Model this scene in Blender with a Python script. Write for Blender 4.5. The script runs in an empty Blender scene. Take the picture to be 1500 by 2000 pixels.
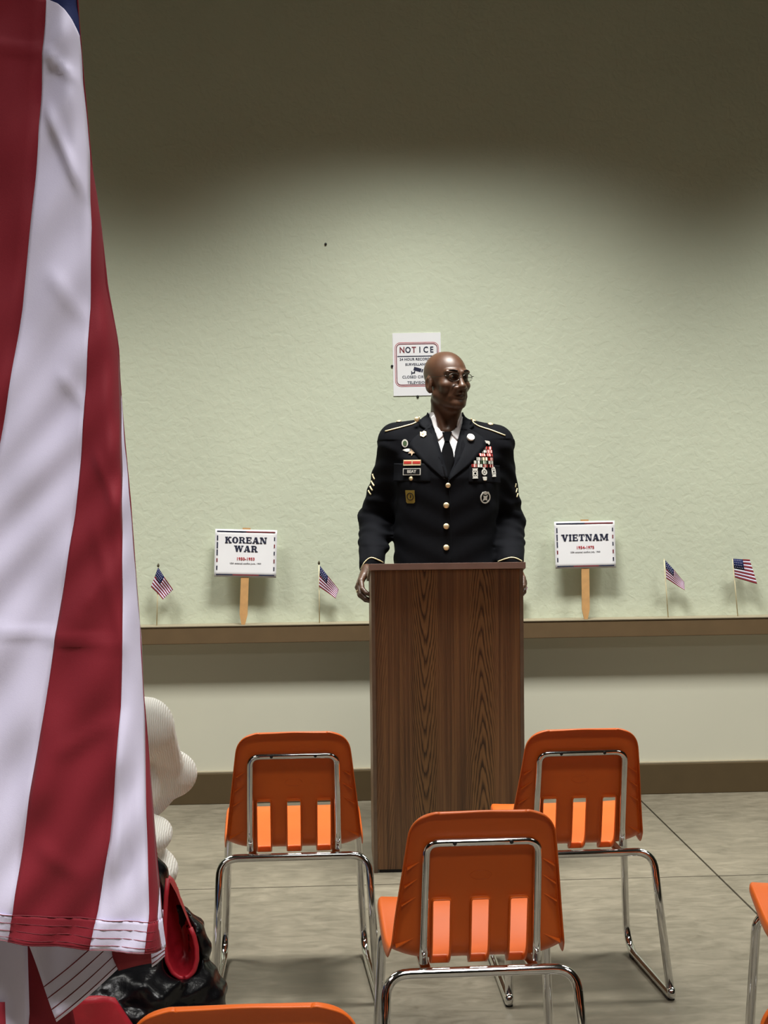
import bpy, bmesh, math, random
import numpy as np
from mathutils import Vector, Matrix
from mathutils.bvhtree import BVHTree
from math import sin, cos, pi, sqrt, radians, atan
random.seed(7)
rng = np.random.default_rng(7)
SC = bpy.context.scene
COL = SC.collection

# ------------------------------------------------------------------ camera
FPX, CAM_H = 3000.0, 1.51
YAW, PITCH, ROLL = radians(-3.24), atan(95 / 3000), -0.0103
cam_m = (Matrix.Rotation(YAW, 4, 'Z') @ Matrix.Rotation(pi / 2 - PITCH, 4, 'X') @ Matrix.Rotation(ROLL, 4, 'Z'))
cd = bpy.data.cameras.new('camera')
cd.sensor_fit = 'VERTICAL'; cd.sensor_height = 24.0; cd.lens = FPX / 2000 * 24.0
cd.clip_start = 0.05; cd.clip_end = 60
cam = bpy.data.objects.new('camera', cd); COL.objects.link(cam)
cam.matrix_world = Matrix.Translation((0, 0, CAM_H)) @ cam_m
SC.camera = cam
CAMP = Vector((0, 0, CAM_H))

def ray(px, py):
    return cam_m.to_3x3() @ Vector(((px - 750) / FPX, -(py - 1000) / FPX, -1.0))
def PY(px, py, Y):
    v = ray(px, py); return CAMP + v * (Y / v.y)
def PZ(px, py, Z=0.0):
    v = ray(px, py); return CAMP + v * ((Z - CAM_H) / v.z)

# ------------------------------------------------------------------ light
w = bpy.data.worlds.new('world'); SC.world = w; w.use_nodes = True
w.node_tree.nodes['Background'].inputs[0].default_value = (0.8, 0.85, 0.9, 1)
w.node_tree.nodes['Background'].inputs[1].default_value = 0.0
CEIL = 3.95
def lamp(name, x, y, sx, sy, watts, spread, color=(1.0, 0.985, 0.925)):
    l = bpy.data.lights.new(name, 'AREA'); l.shape = 'RECTANGLE'; l.size = sx; l.size_y = sy
    l.energy = watts; l.color = color; l.spread = radians(spread)
    o = bpy.data.objects.new(name, l); COL.objects.link(o); o.location = (x, y, CEIL - 0.03)
    return o
for X, e in ((-1.9, 62), (0.6, 72), (3.1, 62)):
    lamp('ceiling_lamp', X, 5.50, 1.25, 0.45, e, 100.5)
for X in (-2.2, 0.6, 3.2):
    lamp('ceiling_lamp', X, 2.05, 1.25, 0.45, 20, 125)
for X in (-2.2, 0.6, 3.2):  # unseen row, moved forward and narrowed to brighten the near flag
    lamp('ceiling_lamp', X, 0.2, 1.25, 0.45, 84, 96, (1.0, 0.975, 0.955))
SC.view_settings.view_transform = 'Standard'; SC.view_settings.look = 'None'
SC.view_settings.gamma = 1.0; SC.view_settings.use_curve_mapping = False
SC.view_settings.exposure = 0.0

# ------------------------------------------------------------------ materials
def srgb(r, g, b):
    f = lambda c: (c / 255 / 12.92) if c / 255 <= 0.04045 else ((c / 255 + 0.055) / 1.055) ** 2.4
    return (f(r), f(g), f(b), 1.0)
class N:
    """small node helper"""
    def __init__(s, name):
        s.m = bpy.data.materials.new(name); s.m.use_nodes = True
        s.t = s.m.node_tree; s.b = s.t.nodes['Principled BSDF']; s.out = s.t.nodes['Material Output']
    def n(s, typ, **kw):
        x = s.t.nodes.new(typ)
        for k, v in kw.items():
            if k.startswith('i_'):
                key = k[2:]; key = int(key) if key.isdigit() else key.replace('_', ' ')
                if hasattr(v, 'is_output'): s.t.links.new(v, x.inputs[key])
                else: x.inputs[key].default_value = v
            else: setattr(x, k, v)
        return x
    def link(s, a, b): s.t.links.new(a, b)
    def math(s, op, a, b=None):
        x = s.n('ShaderNodeMath', operation=op)
        for i, v in enumerate((a, b)):
            if v is None: continue
            if hasattr(v, 'is_output'): s.link(v, x.inputs[i])
            else: x.inputs[i].default_value = v
        return x.outputs[0]
    def ramp(s, fac, stops):
        r = s.n('ShaderNodeValToRGB'); s.link(fac, r.inputs[0])
        e = r.color_ramp.elements
        while len(e) < len(stops): e.new(0.5)
        for el, (p, c) in zip(e, stops): el.position = p; el.color = c
        return r.outputs[0]
    def coord(s, kind='Object', scale=(1, 1, 1)):
        c = s.n('ShaderNodeTexCoord'); m = s.n('ShaderNodeMapping'); m.inputs['Scale'].default_value = scale
        s.link(c.outputs[kind], m.inputs[0]); return m.outputs[0]
    def bump(s, h, strength, dist):
        b = s.n('ShaderNodeBump'); b.inputs['Strength'].default_value = strength; b.inputs['Distance'].default_value = dist
        s.link(h, b.inputs['Height']); s.link(b.outputs[0], s.b.inputs['Normal'])
def mat(name, col, rough=0.6, metal=0.0, var=0.06, scale=30, bump=0.0, bscale=200, spec=0.5, sheen=0.0, coat=0.0, sss=None):
    k = N(name); co = k.coord()
    no = k.n('ShaderNodeTexNoise', i_Vector=co, i_Scale=scale, i_Detail=4.0)
    lo = tuple(c * (1 - var) for c in col[:3]) + (1,); hi = tuple(min(1, c * (1 + var)) for c in col[:3]) + (1,)
    k.link(k.ramp(no.outputs[0], [(0.3, lo), (0.7, hi)]), k.b.inputs['Base Color'])
    k.b.inputs['Roughness'].default_value = rough; k.b.inputs['Metallic'].default_value = metal
    k.b.inputs['Specular IOR Level'].default_value = spec
    if sheen: k.b.inputs['Sheen Weight'].default_value = sheen
    if coat: k.b.inputs['Coat Weight'].default_value = coat
    if bump:
        n2 = k.n('ShaderNodeTexNoise', i_Vector=co, i_Scale=bscale, i_Detail=3.0)
        k.bump(n2.outputs[0], bump, 0.002)
    return k.m

def wall_mat(name, c):
    k = N(name); co = k.coord()
    big = k.n('ShaderNodeTexNoise', i_Vector=co, i_Scale=1.6, i_Detail=3.0)
    lo = tuple(x * 0.96 for x in c[:3]) + (1,); hi = tuple(min(1, x * 1.04) for x in c[:3]) + (1,)
    k.link(k.ramp(big.outputs[0], [(0.3, lo), (0.7, hi)]), k.b.inputs['Base Color'])
    k.b.inputs['Roughness'].default_value = 0.75; k.b.inputs['Specular IOR Level'].default_value = 0.25
    a = k.n('ShaderNodeTexNoise', i_Vector=co, i_Scale=30.0, i_Detail=3.0, i_Distortion=0.5)
    r = k.ramp(a.outputs[0], [(0.40, (0, 0, 0, 1)), (0.60, (1, 1, 1, 1))])
    b = k.n('ShaderNodeTexNoise', i_Vector=co, i_Scale=70.0, i_Detail=3.0)
    h = k.math('ADD', r, k.math('MULTIPLY', b.outputs[0], 0.4))
    k.bump(h, 0.20, 0.003)
    return k.m
M_wall = wall_mat('wall_paint', srgb(207, 214, 193))
M_wall_low = mat('wall_paint_smooth', srgb(208, 207, 190), 0.7, var=0.02, scale=2, bump=0.05, bscale=60, spec=0.25)
M_trim = mat('brown_trim_paint', srgb(104, 84, 58), 0.55, var=0.06, scale=14)
M_trim_dark = mat('dark_brown_baseboard', srgb(84, 69, 45), 0.5, var=0.05, scale=14)
M_ledge_top = mat('ledge_top_paint', srgb(150, 140, 118), 0.5, var=0.05)
M_ceil = mat('ceiling_tile', srgb(66, 63, 55), 0.9, var=0.04, bump=0.1)
M_wall_far = mat('far_wall_paint', srgb(104, 99, 85), 0.8, var=0.03, scale=2)
M_base = mat('joint_fill', srgb(50, 44, 36), 0.9)

def floor_mat():
    k = N('stained_concrete'); co = k.coord()
    a = k.n('ShaderNodeTexNoise', i_Vector=co, i_Scale=2.2, i_Detail=6.0, i_Roughness=0.6, i_Distortion=0.6)
    b = k.n('ShaderNodeTexNoise', i_Vector=k.coord('Object', (9, 21, 1)), i_Scale=1.0, i_Detail=9.0, i_Roughness=0.72, i_Distortion=0.8)
    f = k.math('ADD', k.math('MULTIPLY', a.outputs[0], 0.45), k.math('MULTIPLY', b.outputs[0], 0.55))
    c = k.ramp(f, [(0.30, srgb(82, 76, 64)), (0.46, srgb(108, 102, 88)), (0.56, srgb(121, 114, 99)), (0.70, srgb(138, 131, 114))])
    # fine hairline crazing
    v = k.n('ShaderNodeTexVoronoi', i_Vector=k.coord('Object', (2.2, 5.5, 1)), i_Scale=1.0); v.feature = 'DISTANCE_TO_EDGE'
    nz = k.n('ShaderNodeTexNoise', i_Vector=co, i_Scale=3.0, i_Detail=2.0)
    crack = k.math('MULTIPLY', k.math('LESS_THAN', v.outputs[0], 0.006), k.math('GREATER_THAN', nz.outputs[0], 0.56))
    mx = k.n('ShaderNodeMix', data_type='RGBA'); k.link(k.math('MULTIPLY', crack, 0.0), mx.inputs[0]); k.link(c, mx.inputs[6])
    mx.inputs[7].default_value = srgb(70, 62, 50)
    k.link(mx.outputs[2], k.b.inputs['Base Color'])
    k.link(k.ramp(b.outputs[0], [(0.3, (0.34,) * 3 + (1,)), (0.7, (0.55,) * 3 + (1,))]), k.b.inputs['Roughness'])
    k.b.inputs['Specular IOR Level'].default_value = 0.4
    k.bump(b.outputs[0], 0.12, 0.003)
    return k.m
M_floor = floor_mat()

def walnut_mat():
    k = N('walnut_laminate')
    tc = k.n('ShaderNodeTexCoord'); sp = k.n('ShaderNodeSeparateXYZ'); k.link(tc.outputs['Object'], sp.inputs[0])
    x, z = sp.outputs[0], sp.outputs[2]
    nz = k.n('ShaderNodeTexNoise', i_Vector=k.coord('Object', (9, 9, 3.2)), i_Scale=1.0, i_Detail=3.0)
    nb = k.n('ShaderNodeTexNoise', i_Vector=k.coord('Object', (40, 40, 9)), i_Scale=1.0, i_Detail=4.0)
    wob = k.math('MULTIPLY', k.math('SUBTRACT', nz.outputs[0], 0.5), 0.030)
    def cath(xc, slope):
        u = k.math('ADD', k.math('SUBTRACT', x, xc), wob)
        r = k.math('SQRT', k.math('ADD', k.math('MULTIPLY', u, u), 0.00003))
        return k.math('MULTIPLY', r, k.math('ADD', k.math('MULTIPLY', r, 70.0), slope))
    p1 = k.math('SUBTRACT', cath(-0.085, 5.0), z)
    p2 = k.math('ADD', cath(0.125, 5.0), z)
    p3 = k.math('SUBTRACT', k.math('MULTIPLY', k.math('ADD', x, wob), 9.0), z)
    def step(a, e0, e1):
        mr = k.n('ShaderNodeMapRange', interpolation_type='SMOOTHSTEP'); k.link(a, mr.inputs[0])
        mr.inputs[1].default_value = e0; mr.inputs[2].default_value = e1; return mr.outputs[0]
    def mixf(f, a, b):
        m = k.n('ShaderNodeMix', data_type='FLOAT'); k.link(f, m.inputs[0]); k.link(a, m.inputs[2]); k.link(b, m.inputs[3]); return m.outputs[0]
    p = mixf(k.math('GREATER_THAN', x, 0.018), p1, p2)
    p = mixf(k.math('LESS_THAN', x, -0.20), p, p3)
    p = k.math('ADD', p, k.math('MULTIPLY', k.math('SUBTRACT', nb.outputs[0], 0.5), 0.035))
    fr = k.math('FRACT', k.math('MULTIPLY', p, 12.0))
    fine = k.n('ShaderNodeTexNoise', i_Vector=k.coord('Object', (260, 260, 4)), i_Scale=1.0, i_Detail=3.0)
    f2 = k.math('ADD', fr, k.math('MULTIPLY', k.math('SUBTRACT', fine.outputs[0], 0.5), 0.9))
    streak = k.n('ShaderNodeTexNoise', i_Vector=k.coord('Object', (130, 130, 1.6)), i_Scale=1.0, i_Detail=4.0)
    ground = k.ramp(streak.outputs[0], [(0.30, srgb(92, 67, 48)), (0.50, srgb(122, 89, 62)), (0.72, srgb(144, 108, 72))])
    lines = k.ramp(f2, [(0.0, (1, 1, 1, 1)), (0.16, (0.95, 0.95, 0.95, 1)), (0.40, (0.15, 0.15, 0.15, 1)), (0.80, (0, 0, 0, 1)), (1.0, (0.55, 0.55, 0.55, 1))])
    sn = k.n('ShaderNodeTexNoise', i_Vector=k.coord('Object', (22, 22, 1.3)), i_Scale=1.0, i_Detail=3.0)
    def near(xc):
        return step(k.math('ABSOLUTE', k.math('ADD', k.math('SUBTRACT', x, xc), wob)), 0.060, 0.028)
    win = k.math('MAXIMUM', near(-0.085), near(0.125))
    gm = k.n('ShaderNodeMix', data_type='RGBA'); k.link(k.math('MULTIPLY', win, 0.55), gm.inputs[0]); k.link(ground, gm.inputs[6]); gm.inputs[7].default_value = srgb(148, 112, 70)
    ground = gm.outputs[2]
    gate = k.math('MAXIMUM', step(sn.outputs[0], 0.30, 0.62), win)
    amt = k.math('MULTIPLY', k.math('MULTIPLY', lines, gate), k.math('ADD', 0.62, k.math('MULTIPLY', win, 0.38)))
    lm = k.n('ShaderNodeMix', data_type='RGBA'); k.link(k.math('MULTIPLY', amt, 0.95), lm.inputs[0]); k.link(ground, lm.inputs[6]); lm.inputs[7].default_value = srgb(54, 37, 26)
    c = lm.outputs[2]
    pt = k.n('ShaderNodeTexNoise', i_Vector=k.coord('Object', (9, 9, 1)), i_Scale=1.0, i_Detail=2.0)
    mx = k.n('ShaderNodeMix', data_type='RGBA', blend_type='MULTIPLY'); mx.inputs[0].default_value = 0.6
    k.link(c, mx.inputs[6]); k.link(k.ramp(pt.outputs[0], [(0.3, (0.6, 0.58, 0.56, 1)), (0.7, (1.15, 1.05, 0.95, 1))]), mx.inputs[7])
    k.link(mx.outputs[2], k.b.inputs['Base Color'])
    k.b.inputs['Roughness'].default_value = 0.42
    k.bump(f2, 0.08, 0.001)
    return k.m
M_walnut = walnut_mat()
M_edge = mat('worn_edge_band', srgb(108, 88, 72), 0.5, var=0.15, scale=20)
M_board = mat('lectern_top_band', srgb(146, 118, 108), 0.45, var=0.08, scale=18)
M_in = mat('lectern_inside', srgb(70, 50, 38), 0.7)

M_orange = mat('orange_plastic', (0.64, 0.120, 0.015, 1), 0.36, var=0.05, scale=6, bump=0.06, bscale=700, spec=0.28)
M_orange.node_tree.nodes['Principled BSDF'].inputs['Subsurface Weight'].default_value = 0.0
def chrome_mat():
    k = N('chrome'); co = k.coord()
    no = k.n('ShaderNodeTexNoise', i_Vector=co, i_Scale=25.0, i_Detail=4.0)
    k.link(k.ramp(no.outputs[0], [(0.3, (0.66, 0.66, 0.66, 1)), (0.7, (0.80, 0.80, 0.80, 1))]), k.b.inputs['Base Color'])
    k.b.inputs['Metallic'].default_value = 1.0; k.b.inputs['Roughness'].default_value = 0.10
    return k.m
M_chrome = chrome_mat()
M_black_rub = mat('black_rubber', (0.012, 0.012, 0.012, 1), 0.6)
M_rivet = mat('dark_rivet', (0.03, 0.03, 0.03, 1), 0.4, metal=0.6)

M_red = mat('flag_red_cloth', srgb(126, 29, 41), 0.72, var=0.07, scale=9, bump=0.12, bscale=900, spec=0.25, sheen=0.05)
M_white = mat('flag_white_cloth', srgb(214, 209, 232), 0.7, var=0.03, scale=9, bump=0.12, bscale=900, spec=0.25, sheen=0.05)
M_blue = mat('flag_blue_cloth', srgb(28, 38, 84), 0.72, var=0.07, scale=9, bump=0.12, bscale=900, spec=0.25)
M_stitch_r = mat('rose_stitching', srgb(150, 92, 104), 0.8)
M_stitch_d = mat('dark_red_stitching', srgb(106, 26, 36), 0.8)

def skin_mat(name, base, dark):
    k = N(name); co = k.coord()
    a = k.n('ShaderNodeTexNoise', i_Vector=co, i_Scale=14.0, i_Detail=5.0)
    k.link(k.ramp(a.outputs[0], [(0.3, dark), (0.7, base)]), k.b.inputs['Base Color'])
    k.b.inputs['Roughness'].default_value = 0.42
    k.b.inputs['Subsurface Weight'].default_value = 0.08; k.b.inputs['Subsurface Radius'].default_value = (0.6, 0.25, 0.15)
    k.b.inputs['Subsurface Scale'].default_value = 0.008
    n2 = k.n('ShaderNodeTexNoise', i_Vector=co, i_Scale=260.0, i_Detail=3.0); k.bump(n2.outputs[0], 0.12, 0.001)
    return k.m
M_skin = skin_mat('dark_brown_skin', srgb(86, 57, 40), srgb(70, 46, 32))
M_skin2 = skin_mat('light_skin', srgb(205, 160, 135), srgb(190, 142, 118))
M_navy = mat('navy_wool', (0.0028, 0.0032, 0.0052, 1), 0.85, var=0.12, scale=60, bump=0.2, bscale=1500, spec=0.12)
M_navy2 = mat('navy_lapel_wool', (0.0036, 0.0042, 0.0066, 1), 0.8, var=0.12, scale=60, bump=0.2, bscale=1500, spec=0.14)
M_tie = mat('black_tie_cloth', (0.0022, 0.0022, 0.003, 1), 0.85, spec=0.08)
M_shirt = mat('white_shirt_cloth', srgb(232, 230, 232), 0.7, var=0.02)
M_gold = mat('brass', (0.86, 0.70, 0.44, 1), 0.42, metal=0.7, var=0.1, scale=80)
M_goldcloth = mat('gold_braid', srgb(238, 226, 184), 0.6, var=0.08, scale=90)
M_silver = mat('silver_metal', (0.75, 0.75, 0.73, 1), 0.3, metal=1.0, var=0.15, scale=120)
M_silver_p = mat('silver_enamel', srgb(205, 203, 196), 0.4, var=0.15, scale=160)
M_bronze = mat('bronze_metal', (0.35, 0.25, 0.17, 1), 0.4, metal=0.9)
M_redrib = mat('red_ribbon', srgb(176, 40, 30), 0.6)
M_creamrib = mat('cream_ribbon', srgb(225, 205, 165), 0.6)
M_yelrib = mat('yellow_ribbon', srgb(200, 170, 70), 0.6)
M_greenrib = mat('green_ribbon', srgb(60, 84, 52), 0.6)
M_grayrib = mat('grey_ribbon', srgb(150, 148, 140), 0.6)
M_whiteplastic = mat('white_enamel', srgb(240, 238, 232), 0.35, var=0.02)
M_olivegold = mat('antique_gold', srgb(150, 128, 58), 0.45, metal=0.3, var=0.12, scale=70)
M_black = mat('black_paint', (0.008, 0.008, 0.009, 1), 0.5)
M_plate = mat('black_name_plate', (0.012, 0.012, 0.014, 1), 0.3)
M_eye = mat('shaded_eye_white', srgb(92, 82, 74), 0.3)  # eye white darkened: shade under the brow put into its colour
M_iris = mat('dark_iris', (0.012, 0.008, 0.006, 1), 0.2)
M_brow = mat('black_hair', (0.010, 0.008, 0.007, 1), 0.95, spec=0.1)
M_wire = mat('gunmetal_wire', (0.10, 0.09, 0.08, 1), 0.3, metal=1.0)
def lens_mat():
    k = N('spectacle_lens')
    tr = k.n('ShaderNodeBsdfTransparent'); gl = k.n('ShaderNodeBsdfGlossy'); gl.inputs['Roughness'].default_value = 0.05
    tr.inputs[0].default_value = (0.80, 0.80, 0.78, 1)
    fr = k.n('ShaderNodeFresnel'); fr.inputs[0].default_value = 1.5
    mx = k.n('ShaderNodeMixShader'); k.link(fr.outputs[0], mx.inputs[0]); k.link(tr.outputs[0], mx.inputs[1]); k.link(gl.outputs[0], mx.inputs[2])
    k.link(mx.outputs[0], k.out.inputs[0]); return k.m
M_lens = lens_mat()
M_paper = mat('white_paper', srgb(236, 236, 240), 0.75, var=0.015, scale=5)
M_ink_navy = mat('navy_ink', srgb(26, 30, 58), 0.7)
M_ink_red = mat('red_ink', srgb(178, 44, 54), 0.7)
M_ink_dkred = mat('dark_red_ink', srgb(116, 34, 46), 0.7)
M_ink_grey = mat('dark_grey_ink', srgb(64, 62, 70), 0.7)
M_stake = mat('pine_stake', srgb(196, 150, 96), 0.7, var=0.12, scale=25)
M_stick = mat('pale_dowel', srgb(226, 214, 178), 0.6)
M_tip = mat('dark_gold_tip', srgb(70, 62, 40), 0.5)
def knit_mat():
    k = N('white_rib_knit')
    co = k.coord()
    wv = k.n('ShaderNodeTexWave', i_Vector=co, i_Scale=70.0, i_Distortion=2.5, i_Detail=2.0); wv.wave_type = 'BANDS'; wv.bands_direction = 'X'
    k.link(k.ramp(wv.outputs[0], [(0.0, srgb(238, 234, 222)), (0.5, srgb(252, 250, 243))]), k.b.inputs['Base Color'])
    k.b.inputs['Roughness'].default_value = 0.9; k.b.inputs['Sheen Weight'].default_value = 0.1
    k.bump(wv.outputs[0], 0.4, 0.003); return k.m
M_knit = knit_mat()
M_denim = mat('blue_denim', srgb(70, 88, 128), 0.85, var=0.2, scale=120)
M_hair = mat('brown_hair', srgb(78, 54, 36), 0.6, var=0.25, scale=60)
M_puffer = mat('black_puffer_nylon', (0.004, 0.004, 0.005, 1), 0.27, var=0.1, scale=20, bump=0.5, bscale=70, spec=0.32)
M_lining = mat('red_lining', srgb(168, 30, 44), 0.45, var=0.12, scale=20, bump=0.5, bscale=50)
M_shoe = mat('black_leather', (0.01, 0.01, 0.01, 1), 0.2)
M_pole = mat('varnished_pole', srgb(130, 84, 44), 0.4)

# ------------------------------------------------------------------ object helpers
def link(name, me, parent=None, m=None):
    o = bpy.data.objects.new(name, me); COL.objects.link(o)
    if m is not None:
        me.materials.clear()
        for x in (m if isinstance(m, (list, tuple)) else [m]): me.materials.append(x)
    if parent is not None: o.parent = parent
    return o
def mesh(name, verts, faces, parent=None, m=None, smooth=False):
    me = bpy.data.meshes.new(name)
    me.from_pydata([tuple(v) for v in verts], [], [tuple(f) for f in faces]); me.update()
    if smooth: me.polygons.foreach_set('use_smooth', [True] * len(me.polygons))
    return link(name, me, parent, m)
def bmobj(name, bm, parent=None, m=None, smooth=False):
    bmesh.ops.recalc_face_normals(bm, faces=bm.faces)
    me = bpy.data.meshes.new(name); bm.to_mesh(me); bm.free()
    if smooth: me.polygons.foreach_set('use_smooth', [True] * len(me.polygons))
    return link(name, me, parent, m)
def bake(o):
    """replace an object's mesh by its modified mesh"""
    dg = bpy.context.evaluated_depsgraph_get()
    me = bpy.data.meshes.new_from_object(o.evaluated_get(dg)); o.modifiers.clear(); o.data = me; return o
def thing(name, label, cat, loc=(0, 0, 0), rotz=0.0, group=None):
    o = bpy.data.objects.new(name, None); COL.objects.link(o)
    o.location = loc; o.rotation_euler = (0, 0, rotz); o.empty_display_size = 0.05
    o['label'] = label; o['category'] = cat
    if group: o['group'] = group
    return o
def struct(o): o['kind'] = 'structure'; return o
def box_bm(bm, lo, hi, bevel=0.0):
    r = bmesh.ops.create_cube(bm, size=1.0)['verts']
    for v in r:
        v.co = Vector([lo[i] + (v.co[i] + 0.5) * (hi[i] - lo[i]) for i in range(3)])
    if bevel:
        es = list({e for v in r for e in v.link_edges})
        bmesh.ops.bevel(bm, geom=es, offset=bevel, segments=2, affect='EDGES', profile=0.6)
def box(name, lo, hi, parent=None, m=None, bevel=0.0):
    bm = bmesh.new(); box_bm(bm, lo, hi, bevel); return bmobj(name, bm, parent, m)
def fillet(pts, r, n=6):
    pts = [Vector(p) for p in pts]; out = [pts[0]]
    for i in range(1, len(pts) - 1):
        a, b, c = pts[i - 1], pts[i], pts[i + 1]
        rr = r[i] if isinstance(r, (list, tuple)) else r
        d1 = (a - b).normalized(); d2 = (c - b).normalized()
        ang = d1.angle(d2)
        t = min(rr / math.tan(ang / 2), (a - b).length * 0.49, (c - b).length * 0.49) if rr > 0 else 0
        if t < 1e-5: out.append(b); continue
        p1, p2 = b + d1 * t, b + d2 * t
        for k in range(n + 1):
            s = k / n; out.append(p1 * (1 - s) ** 2 + b * 2 * s * (1 - s) + p2 * s * s)
    out.append(pts[-1]); return out
def tube_data(pts, r, seg=10, flat=1.0):
    pts = [Vector(p) for p in pts]; V = []; Fc = []
    up = Vector((0, 0, 1)); t0 = (pts[1] - pts[0]).normalized()
    if abs(t0.z) > 0.9: up = Vector((0, 1, 0))
    nrm = t0.cross(up).normalized()
    for i, p in enumerate(pts):
        t = (pts[min(i + 1, len(pts) - 1)] - pts[max(i - 1, 0)]).normalized()
        nrm = (nrm - t * nrm.dot(t)).normalized(); bi = t.cross(nrm)
        rr = r[i] if isinstance(r, (list, tuple)) else r
        for k in range(seg):
            a = 2 * pi * k / seg; V.append(p + (nrm * cos(a) + bi * sin(a) * flat) * rr)
    n = len(pts)
    for i in range(n - 1):
        for k in range(seg):
            Fc.append((i * seg + k, i * seg + (k + 1) % seg, (i + 1) * seg + (k + 1) % seg, (i + 1) * seg + k))
    Fc.append(tuple(range(seg))[::-1]); Fc.append(tuple((n - 1) * seg + k for k in range(seg)))
    return V, Fc
def tube(name, pts, r, parent=None, m=None, seg=10, flat=1.0):
    V, Fc = tube_data(pts, r, seg, flat); return mesh(name, V, Fc, parent, m, True)
def lathe(name, prof, parent=None, m=None, seg=16, mat4=None):
    V = []; Fc = []
    for (r, z) in prof:
        for k in range(seg):
            a = 2 * pi * k / seg; v = Vector((r * cos(a), r * sin(a), z)); V.append(mat4 @ v if mat4 else v)
    for i in range(len(prof) - 1):
        for k in range(seg):
            Fc.append((i * seg + k, i * seg + (k + 1) % seg, (i + 1) * seg + (k + 1) % seg, (i + 1) * seg + k))
    Fc.append(tuple(range(seg))[::-1]); Fc.append(tuple((len(prof) - 1) * seg + k for k in range(seg)))
    return mesh(name, V, Fc, parent, m, True)
def dup(root, loc, rotz, label):
    r = root.copy(); COL.objects.link(r); r.location = loc; r.rotation_euler = (0, 0, rotz); r['label'] = label
    for ch in list(root.children):
        c = ch.copy(); COL.objects.link(c); c.parent = r
        for g in ch.children:
            d = g.copy(); COL.objects.link(d); d.parent = c
    return r
def poly_plate(bm, pts2, z0, z1):
    """extruded polygon in local xy from z0 to z1"""
    lo = [bm.verts.new((x, y, z0)) for x, y in pts2]; hi = [bm.verts.new((x, y, z1)) for x, y in pts2]
    n = len(pts2); bm.faces.new(hi); bm.faces.new(lo[::-1])
    for i in range(n): bm.faces.new((lo[i], lo[(i + 1) % n], hi[(i + 1) % n], hi[i]))
_font = None
def text_mesh(name, s, size, depth=0.0004, bold=0.0, parent=None, m=None, spacing=1.0, mat4=None, wide=1.0):
    c = bpy.data.curves.new(name, 'FONT'); c.body = s; c.size = size; c.extrude = depth; c.offset = bold
    c.align_x = 'CENTER'; c.align_y = 'CENTER'; c.space_character = spacing; c.resolution_u = 3
    o = bpy.data.objects.new(name, c); COL.objects.link(o)
    dg = bpy.context.evaluated_depsgraph_get(); me = bpy.data.meshes.new_from_object(o.evaluated_get(dg))
    bpy.data.objects.remove(o); bpy.data.curves.remove(c)
    if wide != 1.0: me.transform(Matrix.Diagonal((wide, 1, 1, 1)))
    if mat4: me.transform(mat4)
    return link(name, me, parent, m)

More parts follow.
